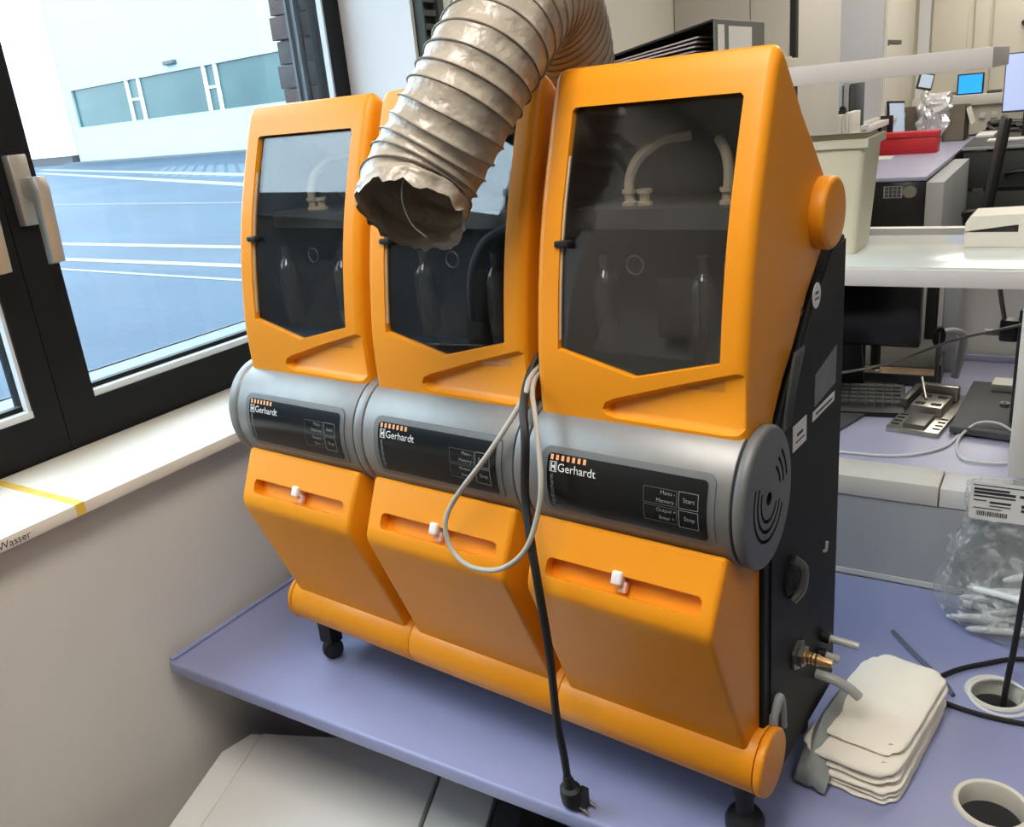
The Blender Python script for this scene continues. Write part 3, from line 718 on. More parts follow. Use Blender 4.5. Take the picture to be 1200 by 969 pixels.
pts = [(0.652, 0.10, 0.70), (0.652, 0.0, 0.69), (0.655, -0.04, 0.664), (0.676, -0.085, 0.640), (0.694, -0.112, 0.603), (0.690, -0.118, 0.532), (0.707, -0.137, 0.478), (0.719, -0.146, 0.418), (0.722, -0.140, 0.316), (0.705, -0.115, 0.185), (0.700, -0.100, 0.115), (0.696, -0.090, 0.060)]
bm = tube(pts, 0.0058, 10, 8); bmesh.ops.transform(bm, matrix=inv, verts=bm.verts[:]); obj('cord', bm, 'rubber', t)
bm = lathe([(0.006, 0.062), (0.0085, 0.050), (0.009, 0.040), (0.015, 0.036), (0.0165, 0.026), (0.0165, 0.008), (0.014, 0.002), (0.010, 0.0)], 18, Matrix.Translation((-0.002, -0.002, 0.006)) @ Matrix.Rotation(0.18, 4, 'X') @ Matrix.Diagonal((1.1, 0.95, 1.0, 1)))
add_box(bm, 0.008, 0.020, -0.010, 0.008, 0.010, 0.038)
pg = obj('plug', bm, 'rubber', t)
for dx in (-0.009, 0.009): obj('pin', cyl((0.010, dx, 0.014), (0.028, dx, 0.006), 0.0024, seg=8), 'steel_dark', pg)

# flexible exhaust duct
dpath = lpts([(0.590, -0.158, 0.898), (0.585, -0.134, 0.925), (0.594, -0.112, 0.955), (0.622, -0.082, 1.010), (0.640, -0.030, 1.074), (0.631, 0.050, 1.123), (0.615, 0.120, 1.137), (0.578, 0.215, 1.100), (0.545, 0.285, 1.03), (0.530, 0.325, 0.92), (0.53, 0.335, 0.80)])
P = catmull(dpath, 40); L_ = [0.0]
for a, b in zip(P, P[1:]): L_.append(L_[-1]+(b-a).length)
NR = 330; Q = []; j = 0
for i in range(NR+1):
    s = L_[-1]*i/NR
    while j < len(L_)-2 and L_[j+1] < s: j += 1
    Q.append(P[j].lerp(P[j+1], (s-L_[j])/max(1e-9, L_[j+1]-L_[j])))
FR = frames(Q); RD = 0.0685; PITCHW = 0.0215; SEG = 56
t = thing('exhaust_duct', 'wide beige flexible duct with spiral wire draped over the middle machine', 'duct', tuple(Q[0]))
o0 = Vector(Q[0])
bm = bmesh.new(); rings = []
for i, (p, tt, a, b) in enumerate(FR):
    s = L_[-1]*i/NR; row = []
    for k in range(SEG):
        th = 2*PI*k/SEG
        ph = (s/PITCHW - th/(2*PI)) % 1.0
        sag = math.sin(PI*ph)**0.7
        d = a*math.cos(th)+b*math.sin(th)
        nz = noise.noise(Vector((s*38, math.cos(th)*2.2, math.sin(th)*2.2)))
        nz2 = noise.noise(Vector((s*90, math.cos(th)*7, math.sin(th)*7)))
        r = RD - 0.0036*sag + sag*(0.0022*nz+0.0014*nz2)
        off = 0.0
        if s < 0.03:                       # torn open end
            f = 1-s/0.03
            rag = noise.noise(Vector((math.cos(th)*3.1, math.sin(th)*3.1, 4.0)))
            off = -f*(0.010*rag + 0.006*noise.noise(Vector((math.cos(th)*9, math.sin(th)*9, 1)))); r += f*0.004*nz2
            dwn = d.z
            if dwn < -0.2: off -= f*0.014*min(1.0, (-dwn-0.2)*1.6)
        row.append(bm.verts.new(p + d*r + tt*off - o0))
    rings.append(row)
for A, B in zip(rings, rings[1:]):
    for k in range(SEG): bm.faces.new((A[k], A[(k+1) % SEG], B[(k+1) % SEG], B[k]))
obj('fabric_tube', to_mesh(bm, 'fabric_tube', 60), 'duct_fabric', t)
hp = []
for i in range(6, NR*4-4):
    x = i/4; i0 = int(x); f = x-i0
    p = FR[i0][0].lerp(FR[i0+1][0], f); a = FR[i0][2].lerp(FR[i0+1][2], f); b = FR[i0][3].lerp(FR[i0+1][3], f)
    s = L_[-1]*x/NR; th = 2*PI*s/PITCHW
    if s < 0.028 or i % 2: continue
    hp.append((p+(a*math.cos(th)+b*math.sin(th))*(RD+0.0004)-o0))
# denser sampling of the helix
hp = []
turns = (L_[-1]-0.02)/PITCHW; NH = int(turns*40)
for q in range(NH):
    s = 0.02+(L_[-1]-0.03)*q/NH; x = s/L_[-1]*NR; i0 = min(NR-1, int(x)); f = x-i0
    p = FR[i0][0].lerp(FR[i0+1][0], f); a = FR[i0][2].lerp(FR[i0+1][2], f).normalized(); b = FR[i0][3].lerp(FR[i0+1][3], f).normalized()
    th = 2*PI*s/PITCHW
    hp.append(p+(a*math.cos(th)+b*math.sin(th))*(RD+0.0003)-o0)
obj('spiral_wire', to_mesh(tube(hp, 0.0011, 5, raw=True), 'spiral_wire', 60), 'duct_wire', t)
p, tt, a, b = FR[0]
lw_ = [p+Vector(w)-o0 for w in ((0.038, 0.0, 0.052), (0.018, -0.02, 0.044), (0.010, -0.022, 0.018), (0.016, -0.018, -0.010), (0.030, -0.012, -0.026))]
obj('loose_wire', tube(lw_, 0.0009, 6, 8), 'wire_steel', t)

# ------------------------------------------------------------------ things on the table
def rotm(cx, cyy, cz, rz, rx=0, ry=0):
    return Matrix.Translation((cx, cyy, cz)) @ Matrix.Rotation(rz, 4, 'Z') @ Matrix.Rotation(rx, 4, 'X') @ Matrix.Rotation(ry, 4, 'Y')
# stack of folded paper towels: soft rounded bundles
tw = thing('paper_towel_stack', 'stack of folded cream paper towels on the table beside the right machine', 'paper towels', (1.058, 0.198, ZT), math.radians(-9))
def soft_slab(sx, sy_, z0, th, seed, shear=0.0, droop=0.0, r=0.012):
    bm = bmesh.new(); N, Mx, K = 14, 20, 6
    def P(i, j2, k):
        a, b, c = -1+2*i/N, -1+2*j2/Mx, k/K
        rr = math.sqrt(max(0.0, 1-(2*c-1)**2)); ins = r*(1-rr)
        x = a*(sx-ins); y = b*(sy_-ins)
        # round the corners in plan
        ex = (max(0, abs(a)-0.55)/0.45)**2; ey = (max(0, abs(b)-0.75)/0.25)**2
        k2 = 0.012*ex*ey; x -= math.copysign(k2, a); y -= math.copysign(k2, b)
        nz = noise.noise(Vector((a*1.7, b*2.1, seed)))
        x += 0.003*noise.noise(Vector((b*3, c*2, seed+5)))+shear*y
        y += 0.003*noise.noise(Vector((a*3, c*2, seed+9)))
        edge = max(abs(a)**4, abs(b)**6)
        z = z0+th*c+(0.0035*nz-droop*edge)*c
        return bm.verts.new((x, y, z))
    V = {}
    def G(i, j2, k):
        if (i, j2, k) not in V: V[(i, j2, k)] = P(i, j2, k)
        return V[(i, j2, k)]
    for i in range(N):
        for j2 in range(Mx):
            for k in (0, K): bm.faces.new((G(i, j2, k), G(i+1, j2, k), G(i+1, j2+1, k), G(i, j2+1, k)))
    for k in range(K):
        for i in range(N):
            for j2 in (0, Mx): bm.faces.new((G(i, j2, k), G(i+1, j2, k), G(i+1, j2, k+1), G(i, j2, k+1)))
        for j2 in range(Mx):
            for i in (0, N): bm.faces.new((G(i, j2, k), G(i, j2+1, k), G(i, j2+1, k+1), G(i, j2, k+1)))
    return to_mesh(bm, 'folded_towel', 50)
z = 0.0
for k, (sx, sy_, th, sh_, dr_) in enumerate(((0.0705, 0.140, 0.010, -0.02, 0.0), (0.0690, 0.139, 0.009, -0.03, 0.001), (0.0715, 0.141, 0.013, -0.01, 0.003), (0.0680, 0.138, 0.012, 0.0, 0.004), (0.0700, 0.139, 0.018, 0.02, 0.004))):
    obj('folded_towel', soft_slab(sx, sy_, z, th, k*3.1, sh_, dr_), 'towel', tw); z += th*0.97
ft = obj('folded_towel', soft_slab(0.062, 0.121, z+0.0005, 0.011, 21, 0.02, 0.004, 0.010), 'towel', tw); ft.location = (0.004, 0.015, 0)

# grey limp cloth between the machine and the towels
cl = bmesh.new(); g1 = []
base = LW(0.985, 0.11, 0)
for i in range(19):
    row = []
    for j2 in range(15):
        a, b = i/18, j2/14
        x = 0.966+0.048*b+0.026*a; y = 0.045+0.235*a-0.01*b
        z = 0.008+0.075*math.sin(PI*min(1, a*1.05))**0.6*(0.30+0.70*math.sin(PI*min(1.0, b*0.9+0.10)))+0.012*noise.noise(Vector((a*5, b*4, 1)))*math.sin(PI*b)
        row.append(cl.verts.new((x, y, ZT+max(0.003, z))))
    g1.append(row)
for i in range(18):
    for j2 in range(14): cl.faces.new((g1[i][j2], g1[i+1][j2], g1[i+1][j2+1], g1[i][j2+1]))
c1 = obj('grey_cloth', cl, 'cloth_grey'); c1.modifiers.new('s', 'SOLIDIFY').thickness = 0.002
tag(c1, 'crumpled grey translucent cover lying between the right machine and the paper towels', 'cover')

# clear bag of plastic tubes
BX, BY = 1.245, 0.602
bag = thing('plastic_bag', 'clear plastic bag of sample tubes leaning against the bench riser', 'bag', (BX, BY, ZT))
bm = bmesh.new(); rings = []
NB = 64
for i in range(41):
    t_ = i/40; z = 0.003+0.268*t_
    if t_ < 0.10: k_ = 0.72+0.28*math.sin(PI/2*t_/0.10)
    else: k_ = 1-0.30*((t_-0.10)/0.90)**1.1
    rx, ry = 0.152*k_, 0.080*k_*(1-0.72*t_)
    row = []
    for q in range(NB):
        th = 2*PI*q/NB; c2, s2 = math.cos(th), math.sin(th)
        w = 1+0.16*noise.noise(Vector((c2*2.6, s2*2.6, z*16)))+0.11*abs(noise.noise(Vector((c2*6, s2*6, z*34))))+0.05*noise.noise(Vector((c2*14, s2*14, z*80)))
        yy = 0.052*t_+ry*w*math.copysign(abs(s2)**0.8, s2)
        row.append(bm.verts.new((rx*w*math.copysign(abs(c2)**0.8, c2), min(0.088, yy), z)))
    rings.append(row)
for A, B in zip(rings, rings[1:]):
    for q in range(NB): bm.faces.new((A[q], A[(q+1) % NB], B[(q+1) % NB], B[q]))
bm.faces.new(rings[0][::-1])
obj('film', to_mesh(bm, 'film', 18), 'bag_plastic', bag)
lab = obj('product_label', prism(rrect(-0.112, 0.02, 0.216, 0.290, 0.006, 3), 0.0, 0.0012, 'y'), 'label_white', bag)
bars = [(-0.068, 0.055, 0.279, 0.2805), (-0.066, -0.010, 0.270, 0.274), (-0.066, 0.0, 0.263, 0.268), (0.006, 0.04, 0.263, 0.268), (-0.066, 0.0, 0.257, 0.260), (-0.066, -0.045, 0.249, 0.251), (-0.040, -0.006, 0.246, 0.250), (-0.040, -0.006, 0.240, 0.242), (-0.066, -0.02, 0.234, 0.2355), (0.010, 0.018, 0.244, 0.250), (0.010, 0.018, 0.236, 0.241)]
bm = boxes([(a-0.04, b-0.04, -0.0006, 0.0, c+0.004, d+0.004) for a, b, c, d in bars])
x = -0.100
while x < -0.052:
    w = random.choice((0.0008, 0.0014, 0.002)); add_box(bm, x, x+w, -0.0006, 0.0, 0.224, 0.233); x += w+0.0012
obj('label_print', bm, 'print_dark', lab)
obj('tie', lathe([(0.014, 0.214), (0.005, 0.204), (0.004, 0.196), (0.012, 0.180)], 10, Matrix.Translation((-0.072, 0.006, 0.002))), 'bag_plastic', bag)
tube_me = to_mesh(lathe([(0.002, 0.0), (0.0055, 0.008), (0.0065, 0.02), (0.0065, 0.088), (0.0085, 0.089), (0.0085, 0.102), (0.007, 0.103)], 14), 'vial')
capm = to_mesh(lathe([(0.0088, 0.089), (0.0088, 0.1035), (0.0078, 0.105)], 14), 'cap')
random.seed(5)
n_t = 0
for layer, (z_, cnt) in enumerate(((0.012, 7), (0.030, 6), (0.048, 5), (0.066, 4), (0.085, 3))):
    for q in range(cnt):
        f = (q+0.5)/cnt
        y_ = -0.058+0.115*f*(1-0.10*layer)+0.006*layer
        x_ = random.uniform(-0.135, -0.075)+0.008*layer if q % 2 == 0 else random.uniform(-0.02, 0.01)
        az = PI/2+random.uniform(-0.42, 0.42); tilt = PI/2-random.uniform(0.0, 0.06+0.16*layer)
        if q % 3 == 1: az += PI; x_ += 0.10
        v_ = thing('sample_tube', 'small white plastic sample tube inside the clear bag', 'tube', (BX+x_, BY+y_, ZT+z_), 0, 'sample tubes in the clear bag')
        v_.rotation_euler = (tilt, 0, az)
        obj('vial', tube_me, 'tube_plastic', v_); obj('cap', capm, 'cap_grey' if n_t % 3 else 'tube_plastic', v_); n_t += 1

# cables on the table
def cable(name, pts, r, m_, lab, cat='cable', n=8):
    o_ = obj(name, tube(pts, r, 8, n), m_); return tag(o_, lab, cat)
cable('thin_hose', [(1.03, 0.505, ZT+0.0042), (1.082, 0.440, ZT+0.0042), (1.128, 0.390, ZT+0.0042), (1.150, 0.352, ZT+0.0042)], 0.004, 'cable_blue', 'thin blue grey hose lying behind the paper towels', 'hose')
cable('black_cable', [(1.122, 0.392, ZT+0.0045), (1.150, 0.430, ZT+0.0045), (1.185, 0.462, ZT+0.0045), (1.235, 0.500, ZT+0.0045), (1.30, 0.515, ZT+0.0045)], 0.0042, 'rubber', 'black cable lying in front of the clear bag')
cable('black_cable', [(1.115, 0.336, ZT+0.0045), (1.150, 0.324, ZT+0.0045), (1.20, 0.318, ZT+0.0045), (1.26, 0.322, ZT+0.0045), (1.33, 0.335, ZT+0.0045)], 0.0042, 'rubber', 'black cable running from the paper towels towards the right edge')
cable('black_cable', [(1.222, 0.398, ZT-0.12), (1.224, 0.402, ZT), (1.230, 0.418, ZT+0.09), (1.235, 0.432, ZT+0.20), (1.242, 0.45, ZT+0.32)], 0.005, 'rubber', 'black cable rising out of the rear cable grommet')
lr = obj('loose_ring', tube([(0.046*math.cos(a), 0.046*math.sin(a), 0.0035+0.003*math.sin(a)) for a in [2*PI*k/40 for k in range(40)]], 0.003, 8, 1, closed=True, raw=True), 'cable_white')
lr.location = (1.218, 0.378, ZT+0.0005); tag(lr, 'white plastic ring lying around the rear cable grommet', 'ring')

# ------------------------------------------------------------------ white appliance under the table
ap = thing('white_appliance', 'white floor appliance with panelled lid under the table corner', 'appliance', (-0.18, -0.02, 0), math.radians(20.5))
obj('cabinet', prism([(-0.055, -0.07), (-0.01, -0.008), (0.60, -0.008), (0.60, -0.66), (-0.055, -0.66)], 0.02, 0.46, 'z', 0.01, 2), 'appliance', ap)
obj('side_rim', prism([(-0.068, -0.062), (-0.028, 0.0), (-0.0015, 0.0), (-0.0015, -0.67), (-0.068, -0.67)], 0.44, 0.50, 'z', 0.006, 2), 'appliance', ap)
obj('lid', prism([(0.0, 0.0), (0.432, 0.0), (0.432, -0.67), (0.0, -0.67)], 0.462, 0.502, 'z', 0.005, 2), 'appliance', ap)
obj('control_cover', prism([(0.437, 0.0), (0.56, 0.0), (0.56, -0.67), (0.437, -0.67)], 0.455, 0.497, 'z', 0.006, 2), 'appliance', ap)
obj('end_panel', prism([(0.563, 0.0), (0.62, 0.0), (0.62, -0.67), (0.563, -0.67)], 0.02, 0.488, 'z', 0.006, 2), 'plastic_grey', ap)

# ------------------------------------------------------------------ bench behind: riser, shelves, second bench
YB = 0.697
rs = thing('bench_riser', 'grey bench riser with white rail behind the lab table', 'bench riser', (0, YB, 0))
obj('panel', box(-0.24, 2.6, 0, 0.06, 0.0, 0.942), 'riser_grey', rs)
obj('rail', box(-0.24, 1.072, -0.004, 0.086, 0.944, 0.988, 0.003), 'offwhite', rs)
obj('rail', box(1.074, 2.6, -0.002, 0.086, 0.944, 0.984, 0.002), 'shelf_front', rs)
obj('skirting', box(-0.24, 2.6, -0.0025, 0, ZT+0.0005, ZT+0.012), 'offwhite', rs)

sh = thing('bench_shelves', 'white two-tier shelving above the bench behind the machines', 'shelf', (0, YB, 0))
s1 = obj('lower_shelf', box(-0.2, 2.6, 0.0, 0.36, 1.380, 1.412, 0.001), 'shelf_front', sh)
obj('glass_sheet', box(-0.19, 2.59, 0.006, 0.354, 1.412, 1.416, 0.001), 'shelf_top', s1)
s2 = obj('upper_shelf', box(-0.2, 1.105, 0.0, 0.36, 1.748, 1.781, 0.001), 'shelf_front', sh)
obj('post', box(1.184, 1.226, 0.012, 0.052, 1.02, 1.380, 0.002), 'offwhite', sh)
obj('post', box(0.30, 0.33, 0.32, 0.35, 1.02, 1.748, 0.002), 'offwhite', sh)
obj('post', box(-0.15, -0.12, 0.32, 0.35, 1.02, 1.748, 0.002), 'offwhite', sh)
obj('post', box(0.60, 0.63, 0.32, 0.35, 1.02, 1.748, 0.002), 'offwhite', sh)
obj('post', box(2.50, 2.54, 0.32, 0.35, 1.02, 1.380, 0.002), 'offwhite', sh)

b2 = thing('rear_bench', 'pale lilac bench behind the riser with tools on it', 'bench', (0, 0, 0))
ZB = 0.978
obj('benchtop', box(-0.24, 2.6, 0.785, 1.60, ZB-0.03, ZB, 0.003), 'lilac_far', b2)
obj('upstand', box(-0.24, 2.6, 1.585, 1.60, ZB, ZB+0.018, 0.002), 'lilac_far', b2)
obj('carcass', box(-0.24, 2.6, 0.80, 1.58, 0, ZB-0.03), 'offwhite', b2)
o = obj('trim_4', box(-0.24, 2.6, 1.605, 1.64, 0, 1.34), 'offwhite', kind='structure'); tag(o, 'off-white back board behind the rear bench', 'board')

# binder lying on the upper shelf
ZS = 1.782
bd = thing('ring_binder', 'dark ring binder stuffed with papers lying on the upper shelf', 'binder', (0.620, 0.745, ZS))
BL = 0.325                                                  # spine length, running away from the viewer
obj('cover', prism([(-0.30, 0.040), (-0.004, 0.098), (-0.004, 0.102), (-0.30, 0.044)], 0.0, BL, 'y', 0.0008, 1), 'plastic_black', bd)
obj('cover', prism([(-0.31, 0.0), (-0.004, 0.0), (-0.004, 0.0035), (-0.31, 0.0035)], 0.0, BL, 'y', 0.0008, 1), 'plastic_black', bd)
spn = obj('spine', box(-0.004, 0.0, 0.0, BL, 0.0, 0.102, 0.001, 1), 'binder_spine', bd)
obj('spine_label', boxes([(0.0, 0.0008, 0.016, 0.052, 0.03, 0.092), (0.0, 0.0008, 0.080, 0.230, 0.02, 0.090)]), 'label_white', spn)
for i in range(9):
    a = 0.0045+0.0040*i
    obj('paper', prism([(-0.28, a), (-0.055+0.002*i, a+0.0050*i*0.9), (-0.055+0.002*i, a+0.0026+0.0050*i*0.9), (-0.28, a+0.0026)], 0.004+0.004*(i % 3), BL-0.01, 'y'), 'paper_mauve', bd)
# small paper bundle on the upper shelf right of the hood
pb = thing('note_pads', 'small stack of cream note pads at the upper shelf beside the orange hood', 'note pads', (0.725, 0.86, ZS))
for i in range(3): obj('pad', box(-0.03+0.014*i, -0.018+0.014*i, -0.06, 0.06, 0, 0.026-0.004*i, 0.001), 'cream_plastic', pb)

# cream bin and white carton on the lower shelf
ZL = 1.4165
cb = thing('cream_bin', 'tall cream plastic bin on the lower shelf beside the orange hood', 'bin', (0.79, 0.90, ZL))
bm = bmesh.new()
for (xa, xb, ya, yb, xa2, xb2, ya2, yb2) in ((-0.085, 0.085, -0.075, 0.075, -0.098, 0.098, -0.088, 0.088),):
    o1 = [(-0.085, -0.075), (0.085, -0.075), (0.085, 0.075), (-0.085, 0.075)]; o2 = [(-0.100, -0.088), (0.100, -0.088), (0.100, 0.088), (-0.100, 0.088)]
    A = [bm.verts.new((*p, 0)) for p in o1]; B = [bm.verts.new((*p, 0.222)) for p in o2]
    C2 = [bm.verts.new((p[0]*0.965, p[1]*0.96, 0.222)) for p in o2]; D2 = [bm.verts.new((p[0]*0.955, p[1]*0.95, 0.004)) for p in o1]
    bm.faces.new(A[::-1]); bm.faces.new(D2)
    for X, Y in ((A, B), (B, C2), (C2, D2)):
        for i in range(4): bm.faces.new((X[i], X[(i+1) % 4], Y[(i+1) % 4], Y[i]))
bmesh.ops.bevel(bm, geom=[e for e in bm.edges if abs(e.verts[0].co.z-e.verts[1].co.z) > 0.1], offset=0.012, segments=3, profile=0.5, affect='EDGES', clamp_overlap=True)
obj('tub', bm, 'cream_plastic', cb)
obj('rim', boxes([(-0.106, 0.106, -0.094, -0.088, 0.208, 0.224), (-0.106, 0.106, 0.088, 0.094, 0.208, 0.224), (-0.106, -0.1, -0.088, 0.088, 0.208, 0.224), (0.1, 0.106, -0.088, 0.088, 0.208, 0.224)]), 'cream_plastic', cb)
ct = thing('white_carton', 'white card box with slotted front on the lower shelf', 'box', (1.064, 0.905, ZL))
obj('tray', boxes([(0, 0.17, 0, 0.10, 0, 0.028)]), 'carton', ct)
obj('lid', prism([(0.0, 0.030), (0.0, 0.046), (0.012, 0.060), (0.17, 0.066), (0.17, 0.042), (0.088, 0.042)], -0.002, 0.105, 'y', 0.0015, 1), 'carton', ct)
obj('liner', box(0.008, 0.165, 0.004, 0.098, 0.026, 0.040), 'print_dark', ct)
obj('end_flap', box(0.092, 0.172, -0.004, -0.001, 0.0, 0.048), 'carton', ct)

# ---- tools on the rear bench
mo = thing('black_monitor', 'black monitor back standing under the lower shelf', 'monitor', (0.80, 1.20, ZB))
obj('panel', box(-0.22, 0.158, 0.0, 0.03, 0.138, 0.375, 0.008), 'screen_black', mo)
obj('stand', prism([(-0.05, 0.0), (0.03, 0.0), (0.015, 0.16), (-0.035, 0.16)], 0.035, 0.055, 'y', 0.002, 1), 'plastic_black', mo)
obj('foot', box(-0.13, 0.10, 0.0, 0.11, 0.0, 0.012, 0.004), 'plastic_black', mo)
eq = thing('white_instrument', 'white instrument box with grey side behind the black monitor', 'instrument', (0.905, 1.465, ZB))
obj('case', box(-0.14, 0.072, 0.0, 0.12, 0.0, 0.30, 0.004), 'offwhite', eq)
obj('side', box(0.072, 0.110, 0.0, 0.12, 0.0, 0.33, 0.004), 'riser_grey', eq)
obj('slot', box(0.030, 0.060, -0.003, 0.0, 0.09, 0.235), 'plastic_black', eq)
kb = thing('keyboard', 'black computer keyboard on the rear bench', 'keyboard', (0.80, 1.06, ZB), math.radians(9))
obj('case', prism([(0.0, 0.0), (0.0, 0.012), (0.02, 0.022), (0.15, 0.034), (0.15, 0.0)], -0.28, 0.152, 'x', 0.003, 2), 'plastic_black', kb)
bm = bmesh.new()
for r_ in range(5):
    for c2 in range(21):
        x = -0.272+c2*0.0199; y = 0.026+r_*0.0235; z = 0.0225+0.12*(y-0.02)*0.77
        add_box(bm, x, x+0.0165, y, y+0.019, z, z+0.006)
obj('keys', bm, 'key_grey', kb, kind='stuff')
tr = thing('parts_tray', 'brown tray of copper coloured parts on the rear bench', 'tray', (0.86, 1.42, ZB), math.radians(3))
obj('tray', boxes([(-0.22, 0.125, -0.09, 0.035, 0.0, 0.012), (-0.22, 0.125, -0.096, -0.09, 0.0, 0.03), (0.125, 0.131, -0.096, 0.035, 0.0, 0.06)]), 'plastic_grey', tr)
obj('lining', box(-0.215, 0.12, -0.088, 0.0, 0.012, 0.020, 0.002), 'tray_wood', tr)
for i, x in enumerate((0.800, 0.838)):
    t = thing('black_bottle', ['left black cylinder bottle beneath the monitor', 'right black cylinder bottle beneath the monitor'][i], 'bottle', (x-0.008, 1.372, ZB+0.0205), group='black bottles beneath the monitor')
    obj('barrel', lathe([(0.012, 0.008), (0.013, 0.010), (0.013, 0.085), (0.010, 0.095)], 18), 'plastic_black', t)
    obj('base', lathe([(0.016, 0.0), (0.016, 0.006), (0.013, 0.008)], 18), 'steel', t)
st = thing('clamp_stand', 'thin steel stand with a black oval disc on the rear bench', 'stand', (0.990, 1.285, ZB+0.02))
obj('rod', cyl((0, 0, -0.012), (0, 0, 0.14), 0.0048, seg=12), 'steel_dark', st)
obj('disc', lathe([(0.019, -0.004), (0.021, 0), (0.019, 0.004)], 24, Matrix.Translation((0, 0, 0.128)) @ Matrix.Rotation(PI/2, 4, 'X') @ Matrix.Rotation(0.55, 4, 'Y') @ Matrix.Diagonal((0.8, 1.3, 1, 1))), 'rubber', st)
obj('arm', tube([(0.004, 0.01, 0.135), (0.03, 0.03, 0.135), (0.05, 0.05, 0.118), (0.046, 0.06, 0.06), (0.036, 0.06, 0.006)], 0.0095, 10, 6), 'riser_grey', st)
vs = thing('machine_vise', 'steel machine vise with slotted plates on the rear bench', 'vise', (1.00, 1.13, ZB), math.radians(-8))
obj('base_plate', box(-0.056, 0.058, -0.15, 0.13, 0.0, 0.012, 0.002), 'steel', vs)
obj('jaw', box(-0.035, 0.035, -0.045, 0.055, 0.012, 0.034, 0.003), 'steel', vs)
obj('jaw', box(-0.042, 0.042, 0.068, 0.088, 0.012, 0.05, 0.003), 'steel', vs)
obj('front_block', box(-0.022, 0.026, -0.14, -0.06, 0.012, 0.022, 0.002), 'steel_dark', vs)
bsm = to_mesh(box(-0.011, 0.011, -0.008, 0.008, 0.0, 0.003, 0.001), 'pocket')
for x, y in ((-0.018, -0.026), (0.018, -0.026), (-0.018, 0.03), (0.018, 0.03)):
    q = obj('pocket', bsm, 'slot_black', vs); q.location = (x, y, 0.0325)
slm = to_mesh(box(-0.008, 0.008, -0.003, 0.003, 0.0, 0.0015), 'vent')
for i in range(4):
    for x in (-0.042, 0.046):
        q = obj('slot', slm, 'slot_black', vs); q.location = (x, -0.125+0.022*i, 0.0118)
obj('side_plate', box(-0.062, -0.046, -0.03, 0.10, 0.0, 0.040, 0.002), 'steel_dark', vs)
obj('handle', cyl((-0.045, 0.08, 0.062), (-0.012, 0.0, 0.036), 0.003, seg=10), 'steel', vs)
rdp = obj('bent_rod', tube([(0.70, 0.97, 1.096), (0.823, 0.98, 1.113), (0.937, 1.0, 1.144), (1.052, 1.02, 1.194), (1.177, 1.05, 1.227), (1.30, 1.08, 1.265)], 0.0032, 8, 6), 'steel_dark'); tag(rdp, 'long thin dark rod slanting across above the keyboard', 'rod')
ms = thing('measuring_stand', 'dark grey measuring stand with flat base plate beside the vise', 'stand', (1.12, 1.15, ZB), math.radians(-3))
obj('base_plate', prism([(-0.058, -0.15), (0.15, -0.17), (0.15, 0.19), (-0.060, 0.19)], 0.006, 0.022, 'z', 0.002, 1), 'plastic_grey', ms)
obj('rubber_foot', boxes([(-0.05, 0.14, -0.14, -0.10, 0, 0.006), (-0.05, 0.14, 0.12, 0.17, 0, 0.006)]), 'rubber', ms)
obj('column', box(0.050, 0.13, -0.08, 0.02, 0.022, 0.275, 0.004), 'plastic_grey', ms)
ca = obj('clamp', box(0.012, 0.05, -0.055, -0.02, 0.195, 0.245, 0.006), 'plastic_black', ms)
obj('clamp_knob', cyl((-0.018, -0.04, 0.212), (0.012, -0.04, 0.212), 0.0065, seg=14), 'steel_dark', ca)
obj('lever', tube([(0.020, -0.04, 0.24), (0.012, -0.04, 0.275), (0.005, -0.04, 0.31)], 0.0048, 8, 4), 'steel_dark', ca)
obj('eye_screw', lathe([(0.010, 0.0), (0.010, 0.008), (0.005, 0.008), (0.005, 0.002)], 16, Matrix.Translation((0.03, 0.02, 0.022))), 'steel', ms)
obj('stop_block', box(-0.012, 0.032, 0.12, 0.18, 0.022, 0.040, 0.002), 'carton', ms)
dp2 = obj('dark_tablet', box(-0.10, 0.028, -0.10, 0.10, 0.0, 0.008, 0.002, M=rotm(0.815, 1.0, ZB, math.radians(-16))), 'plastic_grey'); tag(dp2, 'dark grey flat tablet on the rear bench at the machine edge', 'tablet')
cable('white_cable', [(0.70, 0.815, ZB+0.004), (0.864, 0.826, ZB+0.004), (0.941, 0.832, ZB+0.004), (1.003, 0.858, ZB+0.004), (1.055, 0.92, ZB+0.004), (1.075, 1.0, ZB+0.004)], 0.003, 'cable_white', 'white cable lying along the front of the rear bench')
lp_ = obj('cable_loop', tube([(1.094, 0.868, ZB+0.005), (1.078, 0.938, ZB+0.005), (1.083, 0.99, ZB+0.012), (1.112, 1.02, ZB+0.03), (1.155, 1.02, ZB+0.03), (1.19, 0.99, ZB+0.012), (1.20, 0.90, ZB+0.005), (1.17, 0.862, ZB+0.005), (1.13, 0.855, ZB+0.005)], 0.003, 8, 8, closed=True), 'cable_white'); tag(lp_, 'loop of white cable on the rear bench by the post', 'cable')

# ------------------------------------------------------------------ far part of the room
tc_ = thing('tall_cabinet', 'tall grey-beige cupboard against the window wall', 'cabinet', (XW, 2.77, 0))
obj('side_panel', box(0.004, 0.322, 0, 0.9, 0.05, 2.6, 0.002), 'cabinet_grey', tc_)
obj('door', box(0.326, 0.482, 0, 0.9, 0.05, 2.6, 0.002), 'cabinet_cream', tc_)
obj('plinth', box(0.01, 0.46, 0.02, 0.88, 0, 0.05), 'plastic_black', tc_)
obj('edge_strip', box(0.484, 0.506, 0.0, 0.04, 0.05, 2.6), 'plastic_black', tc_)

